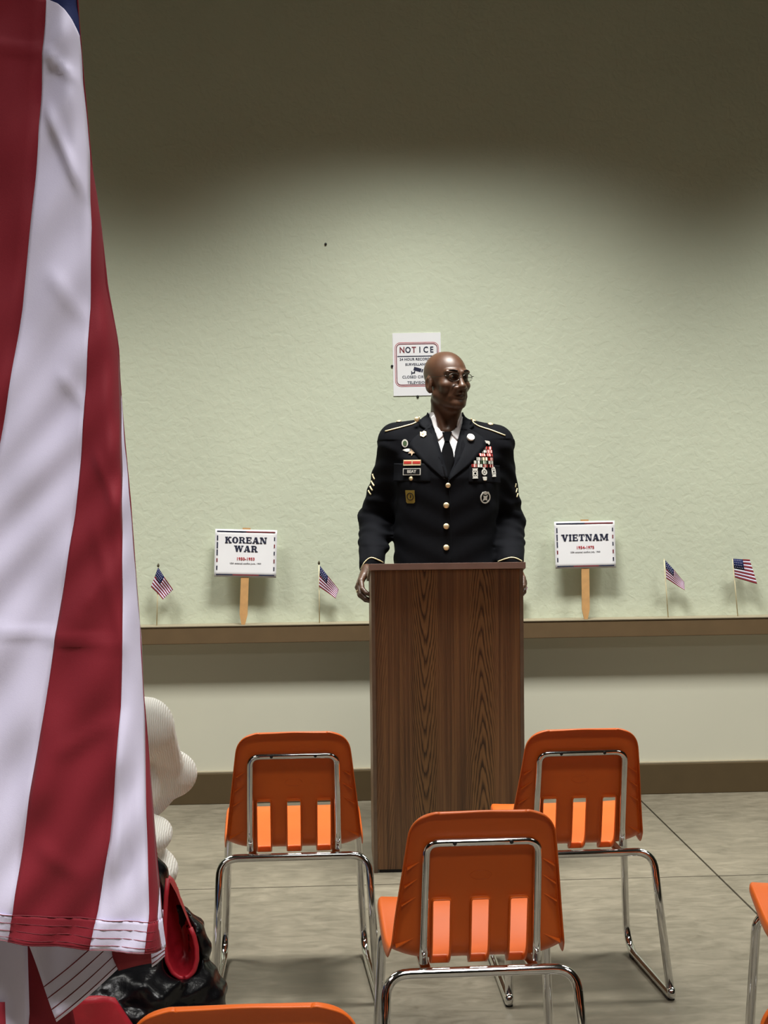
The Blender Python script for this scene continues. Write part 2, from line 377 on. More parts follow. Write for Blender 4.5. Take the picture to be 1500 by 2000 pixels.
# ------------------------------------------------------------------ implicit surfaces
def axis(segs):
    out = []
    for lo, hi, st in segs:
        n = max(1, int(round((hi - lo) / st))); out += list(np.linspace(lo, hi, n, endpoint=False))
    out.append(segs[-1][1]); return np.array(out)
class Field:
    def __init__(s, xs, ys, zs):
        s.ax = [np.asarray(a, float) for a in (xs, ys, zs)]
        s.F = np.full([len(a) for a in s.ax], 1.0, np.float32)
    def block(s, lo, hi):
        sl = []
        for a, l, h in zip(s.ax, lo, hi):
            i0 = max(0, np.searchsorted(a, l) - 1); i1 = min(len(a), np.searchsorted(a, h) + 1); sl.append(slice(i0, i1))
        X = s.ax[0][sl[0]][:, None, None]; Y = s.ax[1][sl[1]][None, :, None]; Z = s.ax[2][sl[2]][None, None, :]
        return tuple(sl), X, Y, Z
    def put(s, lo, hi, fn, k=0.01, cut=False):
        pad = k + 0.03
        sl, X, Y, Z = s.block([l - pad for l in lo], [h + pad for h in hi])
        A = s.F[sl]
        if A.size == 0: return
        B = np.broadcast_to(fn(X, Y, Z), A.shape).astype(np.float32)
        if cut:
            B = -B; h = np.maximum(k - np.abs(A - B), 0) / max(k, 1e-6); s.F[sl] = np.maximum(A, B) + h * h * k * 0.25
        else:
            h = np.maximum(k - np.abs(A - B), 0) / max(k, 1e-6); s.F[sl] = np.minimum(A, B) - h * h * k * 0.25
    def cone(s, a, b, r1, r2, k=0.01, cut=False, sc=None):
        a = np.array(a, float); b = np.array(b, float); ba = b - a; L = max(float(ba @ ba), 1e-9); R = max(r1, r2)
        def fn(X, Y, Z):
            t = np.clip(((X - a[0]) * ba[0] + (Y - a[1]) * ba[1] + (Z - a[2]) * ba[2]) / L, 0, 1)
            return np.sqrt((X - a[0] - ba[0] * t) ** 2 + (Y - a[1] - ba[1] * t) ** 2 + (Z - a[2] - ba[2] * t) ** 2) - (r1 + (r2 - r1) * t)
        s.put(np.minimum(a, b) - R, np.maximum(a, b) + R, fn, k, cut)
    def ell(s, c, r, k=0.01, rot=None, cut=False):
        c = np.array(c, float); r = np.array(r, float); R = r.max()
        Q = np.array(rot.to_3x3().transposed()) if rot is not None else np.eye(3)
        def fn(X, Y, Z):
            x, y, z = X - c[0], Y - c[1], Z - c[2]
            u = [(Q[i, 0] * x + Q[i, 1] * y + Q[i, 2] * z) for i in range(3)]
            k0 = np.sqrt(sum((u[i] / r[i]) ** 2 for i in range(3))); k1 = np.sqrt(sum((u[i] / r[i] ** 2) ** 2 for i in range(3)))
            return k0 * (k0 - 1) / np.maximum(k1, 1e-6)
        s.put(c - R, c + R, fn, k, cut)
    def loft(s, levels, n=2.3, k=0.02, cap=0.02):
        """vertical stack of super-elliptic sections: (z, cx, cy, a, b)"""
        L = np.array(levels, float); L = L[np.argsort(L[:, 0])]
        def fn(X, Y, Z):
            z = Z
            g = [np.interp(z, L[:, 0], L[:, i]) for i in range(1, 5)]
            u = np.abs((X - g[0]) / g[2]); v = np.abs((Y - g[1]) / g[3])
            q = (u ** n + v ** n) ** (1.0 / n)
            d = (q - 1) * np.minimum(g[2], g[3])
            dz = np.maximum(L[0, 0] - z, z - L[-1, 0])
            return np.maximum(d, dz) - 0 * X
        lo = [(L[:, 1] - L[:, 3]).min(), (L[:, 2] - L[:, 4]).min(), L[0, 0]]
        hi = [(L[:, 1] + L[:, 3]).max(), (L[:, 2] + L[:, 4]).max(), L[-1, 0]]
        s.put(lo, hi, fn, k)
    def mesh(s, name, parent=None, m=None):
        V, Q = nets(s.F, *s.ax)
        me = bpy.data.meshes.new(name)
        me.vertices.add(len(V)); me.vertices.foreach_set('co', V.astype(np.float32).ravel())
        me.loops.add(len(Q) * 4); me.loops.foreach_set('vertex_index', Q.astype(np.int32).ravel())
        me.polygons.add(len(Q)); me.polygons.foreach_set('loop_start', np.arange(0, len(Q) * 4, 4, dtype=np.int32))
        me.update(calc_edges=True); me.validate()
        me.polygons.foreach_set('use_smooth', [True] * len(me.polygons))
        return link(name, me, parent, m)
def nets(F, xs, ys, zs):
    S = F < 0
    c = [S[i:S.shape[0] - 1 + i, j:S.shape[1] - 1 + j, k:S.shape[2] - 1 + k] for i in (0, 1) for j in (0, 1) for k in (0, 1)]
    tot = c[0].astype(np.int8)
    for q in c[1:]: tot = tot + q
    I, J, K = np.nonzero((tot > 0) & (tot < 8))
    idx = np.full(tot.shape, -1, np.int64); idx[I, J, K] = np.arange(len(I))
    acc = np.zeros((len(I), 3)); cnt = np.zeros(len(I))
    for axn in range(3):
        oth = [a for a in range(3) if a != axn]
        for p in (0, 1):
            for q in (0, 1):
                o0 = [0, 0, 0]; o0[oth[0]] = p; o0[oth[1]] = q; o1 = list(o0); o1[axn] = 1
                a = F[I + o0[0], J + o0[1], K + o0[2]]; b = F[I + o1[0], J + o1[1], K + o1[2]]
                mk = (a < 0) != (b < 0)
                t = np.where(mk, a / np.where(mk, a - b, 1), 0)
                A = [xs[I + o0[0]], ys[J + o0[1]], zs[K + o0[2]]]; B = [xs[I + o1[0]], ys[J + o1[1]], zs[K + o1[2]]]
                for d in range(3): acc[:, d] += np.where(mk, A[d] + (B[d] - A[d]) * t, 0)
                cnt += mk
    V = acc / cnt[:, None]
    Q = []
    for axn in range(3):
        lo = [slice(None)] * 3; hi = [slice(None)] * 3; lo[axn] = slice(0, -1); hi[axn] = slice(1, None)
        A = S[tuple(lo)]; B = S[tuple(hi)]
        e = np.argwhere(A != B)
        u, v = (axn + 1) % 3, (axn + 2) % 3
        ok = (e[:, u] > 0) & (e[:, v] > 0) & (e[:, u] < tot.shape[u]) & (e[:, v] < tot.shape[v]); e = e[ok]
        ins = A[tuple(e.T)]
        def cell(du, dv):
            x = e.copy(); x[:, u] += du; x[:, v] += dv; return idx[tuple(x.T)]
        q = np.stack([cell(-1, -1), cell(0, -1), cell(0, 0), cell(-1, 0)], 1)
        q[~ins] = q[~ins][:, ::-1]; Q.append(q)
    Q = np.concatenate(Q); Q = Q[(Q >= 0).all(1)]
    return V, Q

# ================================================================== SETTING
WY = 6.86
X0, X1, Y0 = -7.0, 8.0, -6.0
def slab_floor():
    base = struct(box('floor', (X0, Y0, -0.12), (X1, WY, -0.02), None, M_base))
    gx = [X0, -5.81, -2.15, 1.511, 5.17, X1]; gy = [Y0, -5.52, -1.86, 1.80, 5.460, WY]
    g = 0.0035
    for i in range(5):
        for j in range(5):
            box('slab', (gx[i] + g, gy[j] + g, -0.02), (gx[i + 1] - g, gy[j + 1] - g, 0.0), base, M_floor, 0.002)
slab_floor()
struct(box('wall_back', (X0, WY, 0.0), (X1, WY + 0.15, CEIL), None, M_wall))
struct(box('wall_left', (X0 - 0.15, Y0, 0), (X0, WY, CEIL), None, M_wall_far))
struct(box('wall_right', (X1, Y0, 0), (X1 + 0.15, WY, CEIL), None, M_wall_far))
struct(box('wall_front', (X0, Y0 - 0.15, 0), (X1, Y0, CEIL), None, M_wall_far))
struct(box('ceiling', (X0, Y0, CEIL), (X1, WY, CEIL + 0.1), None, M_ceil))
struct(box('trim_2', (X0, WY - 0.004, 0.14), (X1, WY, 0.725), None, M_wall_low))   # smooth lower wall
# recessed light frames round the ceiling lamps
ceil_o = bpy.data.objects['ceiling']
for l in [o for o in bpy.data.objects if o.type == 'LIGHT']:
    sx, sy = l.data.size / 2 + 0.005, l.data.size_y / 2 + 0.005; x, y = l.location.x, l.location.y
    bm = bmesh.new()
    for lo, hi in (((x - sx - 0.04, y - sy - 0.04), (x + sx + 0.04, y - sy)), ((x - sx - 0.04, y + sy), (x + sx + 0.04, y + sy + 0.04)), ((x - sx - 0.04, y - sy), (x - sx, y + sy)), ((x + sx, y - sy), (x + sx + 0.04, y + sy))):
        box_bm(bm, (lo[0], lo[1], CEIL - 0.03), (hi[0], hi[1], CEIL))
    bmobj('light_frame', bm, ceil_o, M_ledge_top)
# baseboard with a thin cap
bb = struct(box('baseboard_back', (X0, WY - 0.030, 0.0), (X1, WY, 0.137), None, M_trim_dark, 0.003))
box('cap', (X0, WY - 0.024, 0.137), (X1, WY, 0.145), bb, M_ledge_top, 0.002)
# ledge
LED = 0.805
led = struct(box('trim_1', (X0, WY - 0.090, 0.724), (X1, WY, LED - 0.006), None, M_trim, 0.003))
box('ledge_top', (X0, WY - 0.093, LED - 0.006), (X1, WY, LED), led, M_ledge_top, 0.002)

# ================================================================== CHAIRS
def chair_proto():
    t = thing('classroom_chair', 'x', 'chair', (0, 0, 0), 0, 'orange plastic classroom chairs')
    # side profile of the shell (y forward, z up), from back top to seat front
    ctrl = [(0.095, 0.752), (0.100, 0.735), (0.112, 0.67), (0.128, 0.60), (0.142, 0.54), (0.153, 0.485), (0.166, 0.430), (0.195, 0.405),
            (0.235, 0.402), (0.30, 0.412), (0.38, 0.431), (0.46, 0.449), (0.505, 0.452), (0.525, 0.442), (0.532, 0.425)]
    P = [Vector((0, a, b)) for a, b in ctrl]
    # dense arc-length sampling (Catmull-Rom)
    dense = []
    for i in range(len(P) - 1):
        p0, p1, p2, p3 = P[max(i - 1, 0)], P[i], P[i + 1], P[min(i + 2, len(P) - 1)]
        for k in range(12):
            s = k / 12
            dense.append(0.5 * ((2 * p1) + (p2 - p0) * s + (2 * p0 - 5 * p1 + 4 * p2 - p3) * s * s + (3 * p1 - p0 - 3 * p2 + p3) * s ** 3))
    dense.append(P[-1])
    cum = [0.0]
    for a, b in zip(dense, dense[1:]): cum.append(cum[-1] + (b - a).length)
    T = cum[-1]
    def at(s):
        s = min(max(s, 0), T); i = max(0, min(len(cum) - 2, int(np.searchsorted(cum, s)) - 1))
        f = (s - cum[i]) / max(cum[i + 1] - cum[i], 1e-9)
        p = dense[i].lerp(dense[i + 1], f); tg = (dense[i + 1] - dense[i]).normalized()
        return p, Vector((0, tg.z, -tg.y)) if False else Vector((0, tg.z, -tg.y))
    rowS = [0, 0.004, 0.010, 0.018, 0.030, 0.045, 0.065, 0.09, 0.115, 0.14, 0.16, 0.180, 0.198, 0.204, 0.220, 0.240, 0.260, 0.280, 0.300,
            0.318, 0.334, 0.350, 0.368, 0.384, 0.390, 0.410, 0.435, 0.47, 0.52, 0.57, 0.62, 0.655, T - 0.035, T - 0.02, T - 0.008, T]
    sl0, sl1 = 0.204, 0.384
    def half(s):
        r = 0.052
        wt = np.interp(s, [0, 0.06, 0.16, 0.26, 0.34, 0.39, 0.47, 0.64, T], [0.151, 0.158, 0.170, 0.182, 0.190, 0.194, 0.199, 0.199, 0.194])
        if s < r: wt = wt - r + sqrt(max(r * r - (r - s) ** 2, 0))
        q = T - s; r2 = 0.05
        if q < r2: wt = wt - r2 + sqrt(max(r2 * r2 - (r2 - q) ** 2, 0)) * 1.0
        return wt
    sc_, sh = 0.086, 0.0205
    inner = [-sc_ - sh, -sc_ - sh + 0.005, -sc_ + sh - 0.005, -sc_ + sh, -0.045, -sh, -sh + 0.005, sh - 0.005, sh, 0.045, sc_ - sh, sc_ - sh + 0.005, sc_ + sh - 0.005, sc_ + sh]
    in_lim = inner[-1]
    def cols(wd):
        k = min(1.0, (wd - 0.002) / in_lim) if wd < in_lim + 0.004 else 1.0
        ins = [x * k for x in inner]; lo = ins[-1]
        ex = [lo + (wd - lo) * f for f in (0.25, 0.5, 0.72, 0.88, 0.96, 1.0)]
        return [-x for x in ex[::-1]] + ins + ex
    bm = bmesh.new(); grid = []
    for s in rowS:
        p, nb = at(s)      # nb points away from the sitter
        wd = half(s); row = []
        for x in cols(wd):
            e = max(0, (abs(x) - 0.11) / 0.09)
            fw = np.interp(s, [0, 0.1, 0.25, 0.36, 0.45, T], [0.012, 0.022, 0.040, 0.030, 0.014, 0.002]) * e * e
            row.append(bm.verts.new(p + Vector((x, 0, 0)) - nb * fw))
        grid.append(row)
    nc = len(grid[0]); vn = {}
    for i, s in enumerate(rowS):
        for j in range(nc): vn[grid[i][j]] = at(s)[1]
    def in_slot(i, j):
        s = 0.5 * (rowS[i] + rowS[i + 1]); x = 0.5 * (cols(0.2)[j] + cols(0.2)[j + 1])
        return sl0 < s < sl1 and min(abs(x), abs(x - sc_), abs(x + sc_)) < sh
    for i in range(len(rowS) - 1):
        for j in range(nc - 1):
            if not in_slot(i, j): bm.faces.new((grid[i][j], grid[i][j + 1], grid[i + 1][j + 1], grid[i + 1][j]))
    # rolled lips round the outline and round the slots
    bed = [e for e in bm.edges if len(e.link_faces) == 1]
    outer = set()
    R, Cc = len(rowS) - 1, nc - 1
    pos = {grid[i][j]: (i, j) for i in range(R + 1) for j in range(nc)}
    def is_outer(v): i, j = pos[v]; return i in (0, R) or j in (0, Cc)
    newv = {}
    bedv = {v for e in bed for v in e.verts}
    for v in bedv:
        i, j = pos[v]; nb = vn[v]
        if is_outer(v):
            cx = 1 if j == Cc else (-1 if j == 0 else 0)
            ty = (grid[0][j].co - grid[1][j].co).normalized() if i == 0 else ((grid[R][j].co - grid[R - 1][j].co).normalized() if i == R else Vector())
            out = (Vector((cx, 0, 0)) + ty).normalized()
            depth = 0.013 if i < 22 else float(np.interp(i, [22, 25, 28, 33], [0.014, 0.030, 0.030, 0.016]))
            a = bm.verts.new(v.co + out * 0.004 + nb * 0.004); b = bm.verts.new(v.co + out * 0.005 + nb * depth)
            newv[v] = (a, b)
        else:
            dpt = 0.013 + (0.004 if rowS[i] > 0.33 else 0)
            a = bm.verts.new(v.co + nb * 0.004); b = bm.verts.new(v.co + nb * dpt); newv[v] = (a, b)
    for e in bed:
        v1, v2 = e.verts
        f = e.link_faces[0]
        ls = [l for l in f.loops if l.edge == e][0]
        p, q = ls.vert, ls.link_loop_next.vert
        bm.faces.new((q, p, newv[p][0], newv[q][0])); bm.faces.new((newv[q][0], newv[p][0], newv[p][1], newv[q][1]))
    sh_o = bmobj('seat_shell', bm, t, M_orange, True)
    md = sh_o.modifiers.new('s', 'SOLIDIFY'); md.thickness = 0.0045; md.offset = 0.0
    sb = sh_o.modifiers.new('d', 'SUBSURF'); sb.levels = 1; sb.render_levels = 1
    bake(sh_o); sh_o.data.polygons.foreach_set('use_smooth', [True] * len(sh_o.data.polygons))
    sh_o.data.materials.clear(); sh_o.data.materials.append(M_orange)
    # side gussets
    for sgn in (-1, 1):
        for s, ln in ((0.115, 0.018), (0.155, 0.024), (0.200, 0.026), (0.300, 0.032)):
            p, nb = at(s); wd = half(s); p2, nb2 = at(s + ln); w2 = half(s + ln)
            e1 = 0.45; x1 = (0.11 + (wd - 0.11) * e1); x2 = w2 - 0.004
            f1 = np.interp(s, [0, 0.1, 0.25, 0.36], [0.012, 0.022, 0.040, 0.030]) * max(0, (x1 - 0.11) / 0.09) ** 2
            f2 = np.interp(s + ln, [0, 0.1, 0.25, 0.36], [0.012, 0.022, 0.040, 0.030]) * max(0, (x2 - 0.11) / 0.09) ** 2
            A = p + Vector((sgn * x1, 0, 0)) - nb * f1 + nb * 0.0015
            B = p2 + Vector((sgn * x2, 0, 0)) - nb2 * f2 + nb2 * 0.001
            Cq = B + nb2 * (0.011 if ln < 0.03 else 0.013)
            d = Vector((0, 0, 1)) * 0.0012
            V = [A - d, B - d, Cq - d, A + d, B + d, Cq + d]
            mesh('gusset', V, [(0, 1, 2), (5, 4, 3), (0, 3, 4, 1), (1, 4, 5, 2), (2, 5, 3, 0)], t, M_orange)
    # embossed oval behind the back
    p, nb = at(0.150); ov = [p + Vector((0.024 * cos(a), 0, 0)) + Vector((0, -nb.z, nb.y)) * 0.011 * sin(a) + nb * 0.0022 for a in np.linspace(0, 2 * pi, 25)]
    tube('embossed_oval', ov, 0.0007, t, M_orange, 5)
    # tube behind the back
    ub = []
    zs = [0.405, 0.46, 0.52, 0.58, 0.63, 0.686]
    prof = lambda z: float(np.interp(z, [0.405, 0.430, 0.485, 0.54, 0.60, 0.67, 0.735], [0.19, 0.166, 0.153, 0.142, 0.128, 0.112, 0.100]))
    Lp = [Vector((-0.126 + 0.004 * (z - 0.42) / 0.27, prof(z) - 0.016, z)) for z in zs]
    Lp[0].y = prof(0.45) - 0.012; Lp[1].y = prof(0.46) - 0.016
    path = Lp + [Vector((-v.x, v.y, v.z)) for v in Lp[::-1]]
    rad = [0.01] * 2 + [0.03] * (len(Lp) - 3) + [0.045]
    bt = tube('back_tube', fillet(path, rad + rad[::-1]), 0.0095, t, M_chrome, 12)
    for sx in (-1, 1):
        mm = Matrix.Translation((sx * 0.062, prof(0.686) - 0.0258, 0.686)) @ Matrix.Rotation(pi / 2, 4, 'X')
        lathe('rivet', [(0.0045, -0.002), (0.0045, 0.001), (0.003, 0.002)], bt, M_rivet, 10, mm)
        mm = Matrix.Translation((sx * 0.126, prof(0.46) - 0.020, 0.424)) @ Matrix.Rotation(pi / 2, 4, 'X')
        lathe('rivet', [(0.004, -0.002), (0.004, 0.001), (0.003, 0.002)], bt, M_chrome, 10, mm)
    # sled frames
    r = 0.0115
    rf = [(-0.228, 0.012, 0.030), (-0.211, 0.130, 0.389), (0.211, 0.130, 0.389), (0.228, 0.012, 0.030)]
    tube('rear_frame', fillet(rf, 0.055, 8), r, t, M_chrome, 12)
    half = [(0.0, 0.425, 0.402), (0.196, 0.425, 0.402), (0.214, 0.458, 0.0125), (0.230, 0.0, 0.0125), (0.2285, 0.008, 0.034)]
    ff = [(-x, y, z) for x, y, z in half[:0:-1]] + half[1:]
    tube('front_frame', fillet(ff, [0, 0.018, 0.085, 0.05, 0.05, 0.085, 0.018, 0], 8), r, t, M_chrome, 12)
    for sx in (-1, 1):
        box('glide', (sx * 0.229 - 0.010, 0.004, 0.0), (sx * 0.229 + 0.010, 0.05, 0.009), t, M_black_rub, 0.002)
        box('glide', (sx * 0.217 - 0.010, 0.36, 0.0), (sx * 0.217 + 0.010, 0.40, 0.009), t, M_black_rub, 0.002)
    # seat brackets joining shell and frames
    for sx in (-1, 1):
        box('bracket', (sx * 0.12 - 0.012, 0.125, 0.382), (sx * 0.12 + 0.012, 0.43, 0.391), t, M_chrome, 0.003)
    return t
chair0 = chair_proto()
CH = [((-0.018, 4.235), 0.6, 'orange plastic chair below the Korean War sign, beside the white sweater'),
      ((0.800, 4.190), 1.6, 'orange plastic chair below the Vietnam sign, beside the floor joint'),
      ((0.396, 3.205), 1.2, 'orange plastic chair directly in front of the lectern, the nearest one seen whole'),
      ((1.262, 3.225), -6.0, 'orange plastic chair mostly out of the picture, its seat corner over a chrome leg'),
      ((-0.082, 2.045), 0.5, 'orange plastic chair with only its broad top edge in view below the black coat'),
      ((0.815, 2.035), 0.5, 'orange plastic chair in the bottom corner, just a sliver of its curved top showing'),
      ((-0.470, 3.02), 0.0, 'orange plastic chair the person in white sits on, hidden under the black coat')]
for i, ((x, y), a, lab) in enumerate(CH):
    if i == 0:
        chair0.location = (x, y, 0); chair0.rotation_euler = (0, 0, radians(a)); chair0['label'] = lab
    else: dup(chair0, (x, y, 0), radians(a), lab)

# ================================================================== LECTERN
LX, LY = 0.5475, 5.608
lec = thing('lectern', 'tall walnut-laminate lectern the uniformed man stands behind', 'lectern', (LX, LY, 0), radians(-1.2))
def lectern():
    hw, dp, ht = 0.2795, 0.36, 1.120
    rear = 1.075
    fp = box('front_panel', (-hw + 0.0125, 0.003, 0.012), (hw - 0.0125, 0.022, ht - 0.004), lec, M_walnut)
    for sx in (-1, 1):
        x0, x1 = sorted((sx * hw, sx * (hw - 0.0125)))
        V = [(x0, 0, 0), (x1, 0, 0), (x1, dp, 0), (x0, dp, 0), (x0, 0, ht), (x1, 0, ht), (x1, dp, rear - 0.022), (x0, dp, rear - 0.022)]
        Fc = [(0, 3, 2, 1), (4, 5, 6, 7), (0, 1, 5, 4), (1, 2, 6, 5), (2, 3, 7, 6), (3, 0, 4, 7)]
        sp = mesh('side_panel', V, Fc, lec, M_walnut)
        box('edge_band', (x0 - 0.0004, -0.0012, 0.0), (x1 + 0.0004, 0.0, ht), sp, M_edge)
    # sloping top board
    V = [(-hw - 0.008, -0.012, ht), (hw + 0.008, -0.012, ht), (hw + 0.008, dp + 0.01, rear - 0.024), (-hw - 0.008, dp + 0.01, rear - 0.024)]
    V += [(x, y, z + 0.0225) for x, y, z in V]
    tb = mesh('top_board', V, [(0, 3, 2, 1), (4, 5, 6, 7), (1, 2, 6, 5), (2, 3, 7, 6), (3, 0, 4, 7), (0, 1, 5, 4)], lec, M_walnut)
    box('edge_band', (-hw - 0.0085, -0.0132, ht - 0.0003), (hw + 0.0085, -0.012, ht + 0.0228), tb, M_board, 0.0006)
    for z in (0.25, 0.62): box('shelf', (-hw + 0.0175, 0.03, z), (hw - 0.0175, dp - 0.02, z + 0.016), lec, M_in)
    box('plinth', (-hw + 0.02, 0.010, 0.0), (hw - 0.02, 0.022, 0.011), lec, M_black)
    mm = Matrix.Translation((-0.013, 0.0045, 0.803)) @ Matrix.Rotation(pi / 2, 4, 'X')
    lathe('chip', [(0.0042, -0.001), (0.0042, 0.0006), (0.002, 0.001)], lec, mat('bare_chipboard', srgb(205, 175, 125), 0.8), 7, mm)
lectern()

# ================================================================== PRINTED SIGNS
def slab_glyphs():
    """slab-serif capitals as stroke boxes/polygons in a unit-high cell: {char: (width, polys)}"""
    t, sf = 0.27, 0.15      # stem and serif
    def r(x0, y0, x1, y1): return [(x0, y0), (x1, y0), (x1, y1), (x0, y1)]
    def q(xa, xb, th): return [(xa, 0), (xa + th, 0), (xb + th, 1), (xb, 1)]
    G = {}
    stem = lambda x: [r(x, 0, x + t, 1), r(x - 0.08, 0, x + t + 0.08, sf), r(x - 0.08, 1 - sf, x + t + 0.08, 1)]
    G['K'] = (1.0, stem(0.08) + [[(0.33, 0.42), (0.33, 0.64), (0.62, 1), (0.92, 1)], [(0.38, 0.58), (0.56, 0.70), (1.0, 0), (0.68, 0)], r(0.55, 1 - sf, 0.98, 1), r(0.58, 0, 1.03, sf)])
    ring = []
    n = 24
    for i in range(n):
        a0, a1 = 2 * pi * i / n, 2 * pi * (i + 1) / n
        o = lambda a: (0.48 + 0.48 * cos(a), 0.5 + 0.51 * sin(a)); ii = lambda a: (0.48 + 0.17 * cos(a), 0.5 + 0.36 * sin(a))
        ring.append([ii(a0), o(a0), o(a1), ii(a1)])
    G['O'] = (0.98, ring)
    bowl = []
    for i in range(12):
        a0, a1 = -pi / 2 + pi * i / 12, -pi / 2 + pi * (i + 1) / 12
        o = lambda a: (0.52 + 0.36 * cos(a), 0.72 + 0.28 * sin(a)); ii = lambda a: (0.52 + 0.10 * cos(a), 0.72 + 0.14 * sin(a))
        bowl.append([ii(a0), o(a0), o(a1), ii(a1)])
    G['R'] = (1.0, stem(0.08) + bowl + [r(0.3, 0.86, 0.54, 1), r(0.3, 0.44, 0.54, 0.58), [(0.44, 0.52), (0.72, 0.52), (0.98, 0), (0.66, 0)], r(0.6, 0, 1.04, sf)])
    G['E'] = (0.92, stem(0.08) + [r(0.2, 0, 0.88, sf), r(0.2, 1 - sf, 0.86, 1), r(0.2, 0.43, 0.66, 0.57), r(0.74, 0, 0.88, 0.34), r(0.72, 0.68, 0.86, 1), r(0.58, 0.34, 0.68, 0.66)])
    G['A'] = (1.08, [q(0.06, 0.38, 0.14), [(0.62, 0), (0.98, 0), (0.70, 1), (0.36, 1)], r(0.25, 0.24, 0.75, 0.38), r(-0.02, 0, 0.34, sf), r(0.56, 0, 1.06, sf)])
    G['N'] = (1.08, [r(0.1, 0, 0.25, 1), r(0.82, 0, 0.97, 1), [(0.08, 1), (0.42, 1), (0.97, 0), (0.66, 0)], r(-0.02, 0, 0.38, sf), r(0.70, 1 - sf, 1.08, 1), r(-0.02, 1 - sf, 0.3, 1)])
    G['W'] = (1.48, [[(0.08, 1), (0.40, 1), (0.58, 0), (0.34, 0)], [(0.34, 0), (0.58, 0), (0.80, 1), (0.62, 1)], [(0.62, 1), (0.94, 1), (1.14, 0), (0.90, 0)], [(0.90, 0), (1.14, 0), (1.40, 1), (1.26, 1)], r(-0.02, 1 - sf, 0.5, 1), r(1.12, 1 - sf, 1.5, 1)])
    G['V'] = (1.06, [[(0.06, 1), (0.40, 1), (0.66, 0), (0.40, 0)], [(0.40, 0), (0.66, 0), (0.98, 1), (0.82, 1)], r(-0.04, 1 - sf, 0.5, 1), r(0.68, 1 - sf, 1.08, 1)])
    G['I'] = (0.50, stem(0.11))
    G['T'] = (0.96, [r(0.33, 0, 0.62, 1), r(0.2, 0, 0.75, sf), r(0.02, 1 - sf, 0.94, 1), r(0.02, 0.64, 0.15, 1), r(0.81, 0.64, 0.94, 1)])
    G['M'] = (1.34, [r(0.1, 0, 0.24, 1), r(0.98, 0, 1.25, 1), [(0.08, 1), (0.42, 1), (0.72, 0.1), (0.54, 0.1)], [(0.54, 0.1), (0.72, 0.1), (1.25, 1), (0.98, 1)], r(-0.02, 0, 0.36, sf), r(0.88, 0, 1.34, sf), r(-0.02, 1 - sf, 0.3, 1), r(1.05, 1 - sf, 1.34, 1)])
    return G
GLY = slab_glyphs()
def slab_text(name, s, h, parent, m, cx, cy, z0, z1, width=None):
    tot = sum(GLY[c][0] + 0.08 for c in s) - 0.08
    kx = (width / tot) if width else h
    bm = bmesh.new(); x = -tot / 2
    for c in s:
        wd, polys = GLY[c]
        for p in polys: poly_plate(bm, [(cx + (x + a) * kx, cy + (b - 0.5) * h) for a, b in p], z0, z1)
        x += wd + 0.08
    return bmobj(name, bm, parent, m)

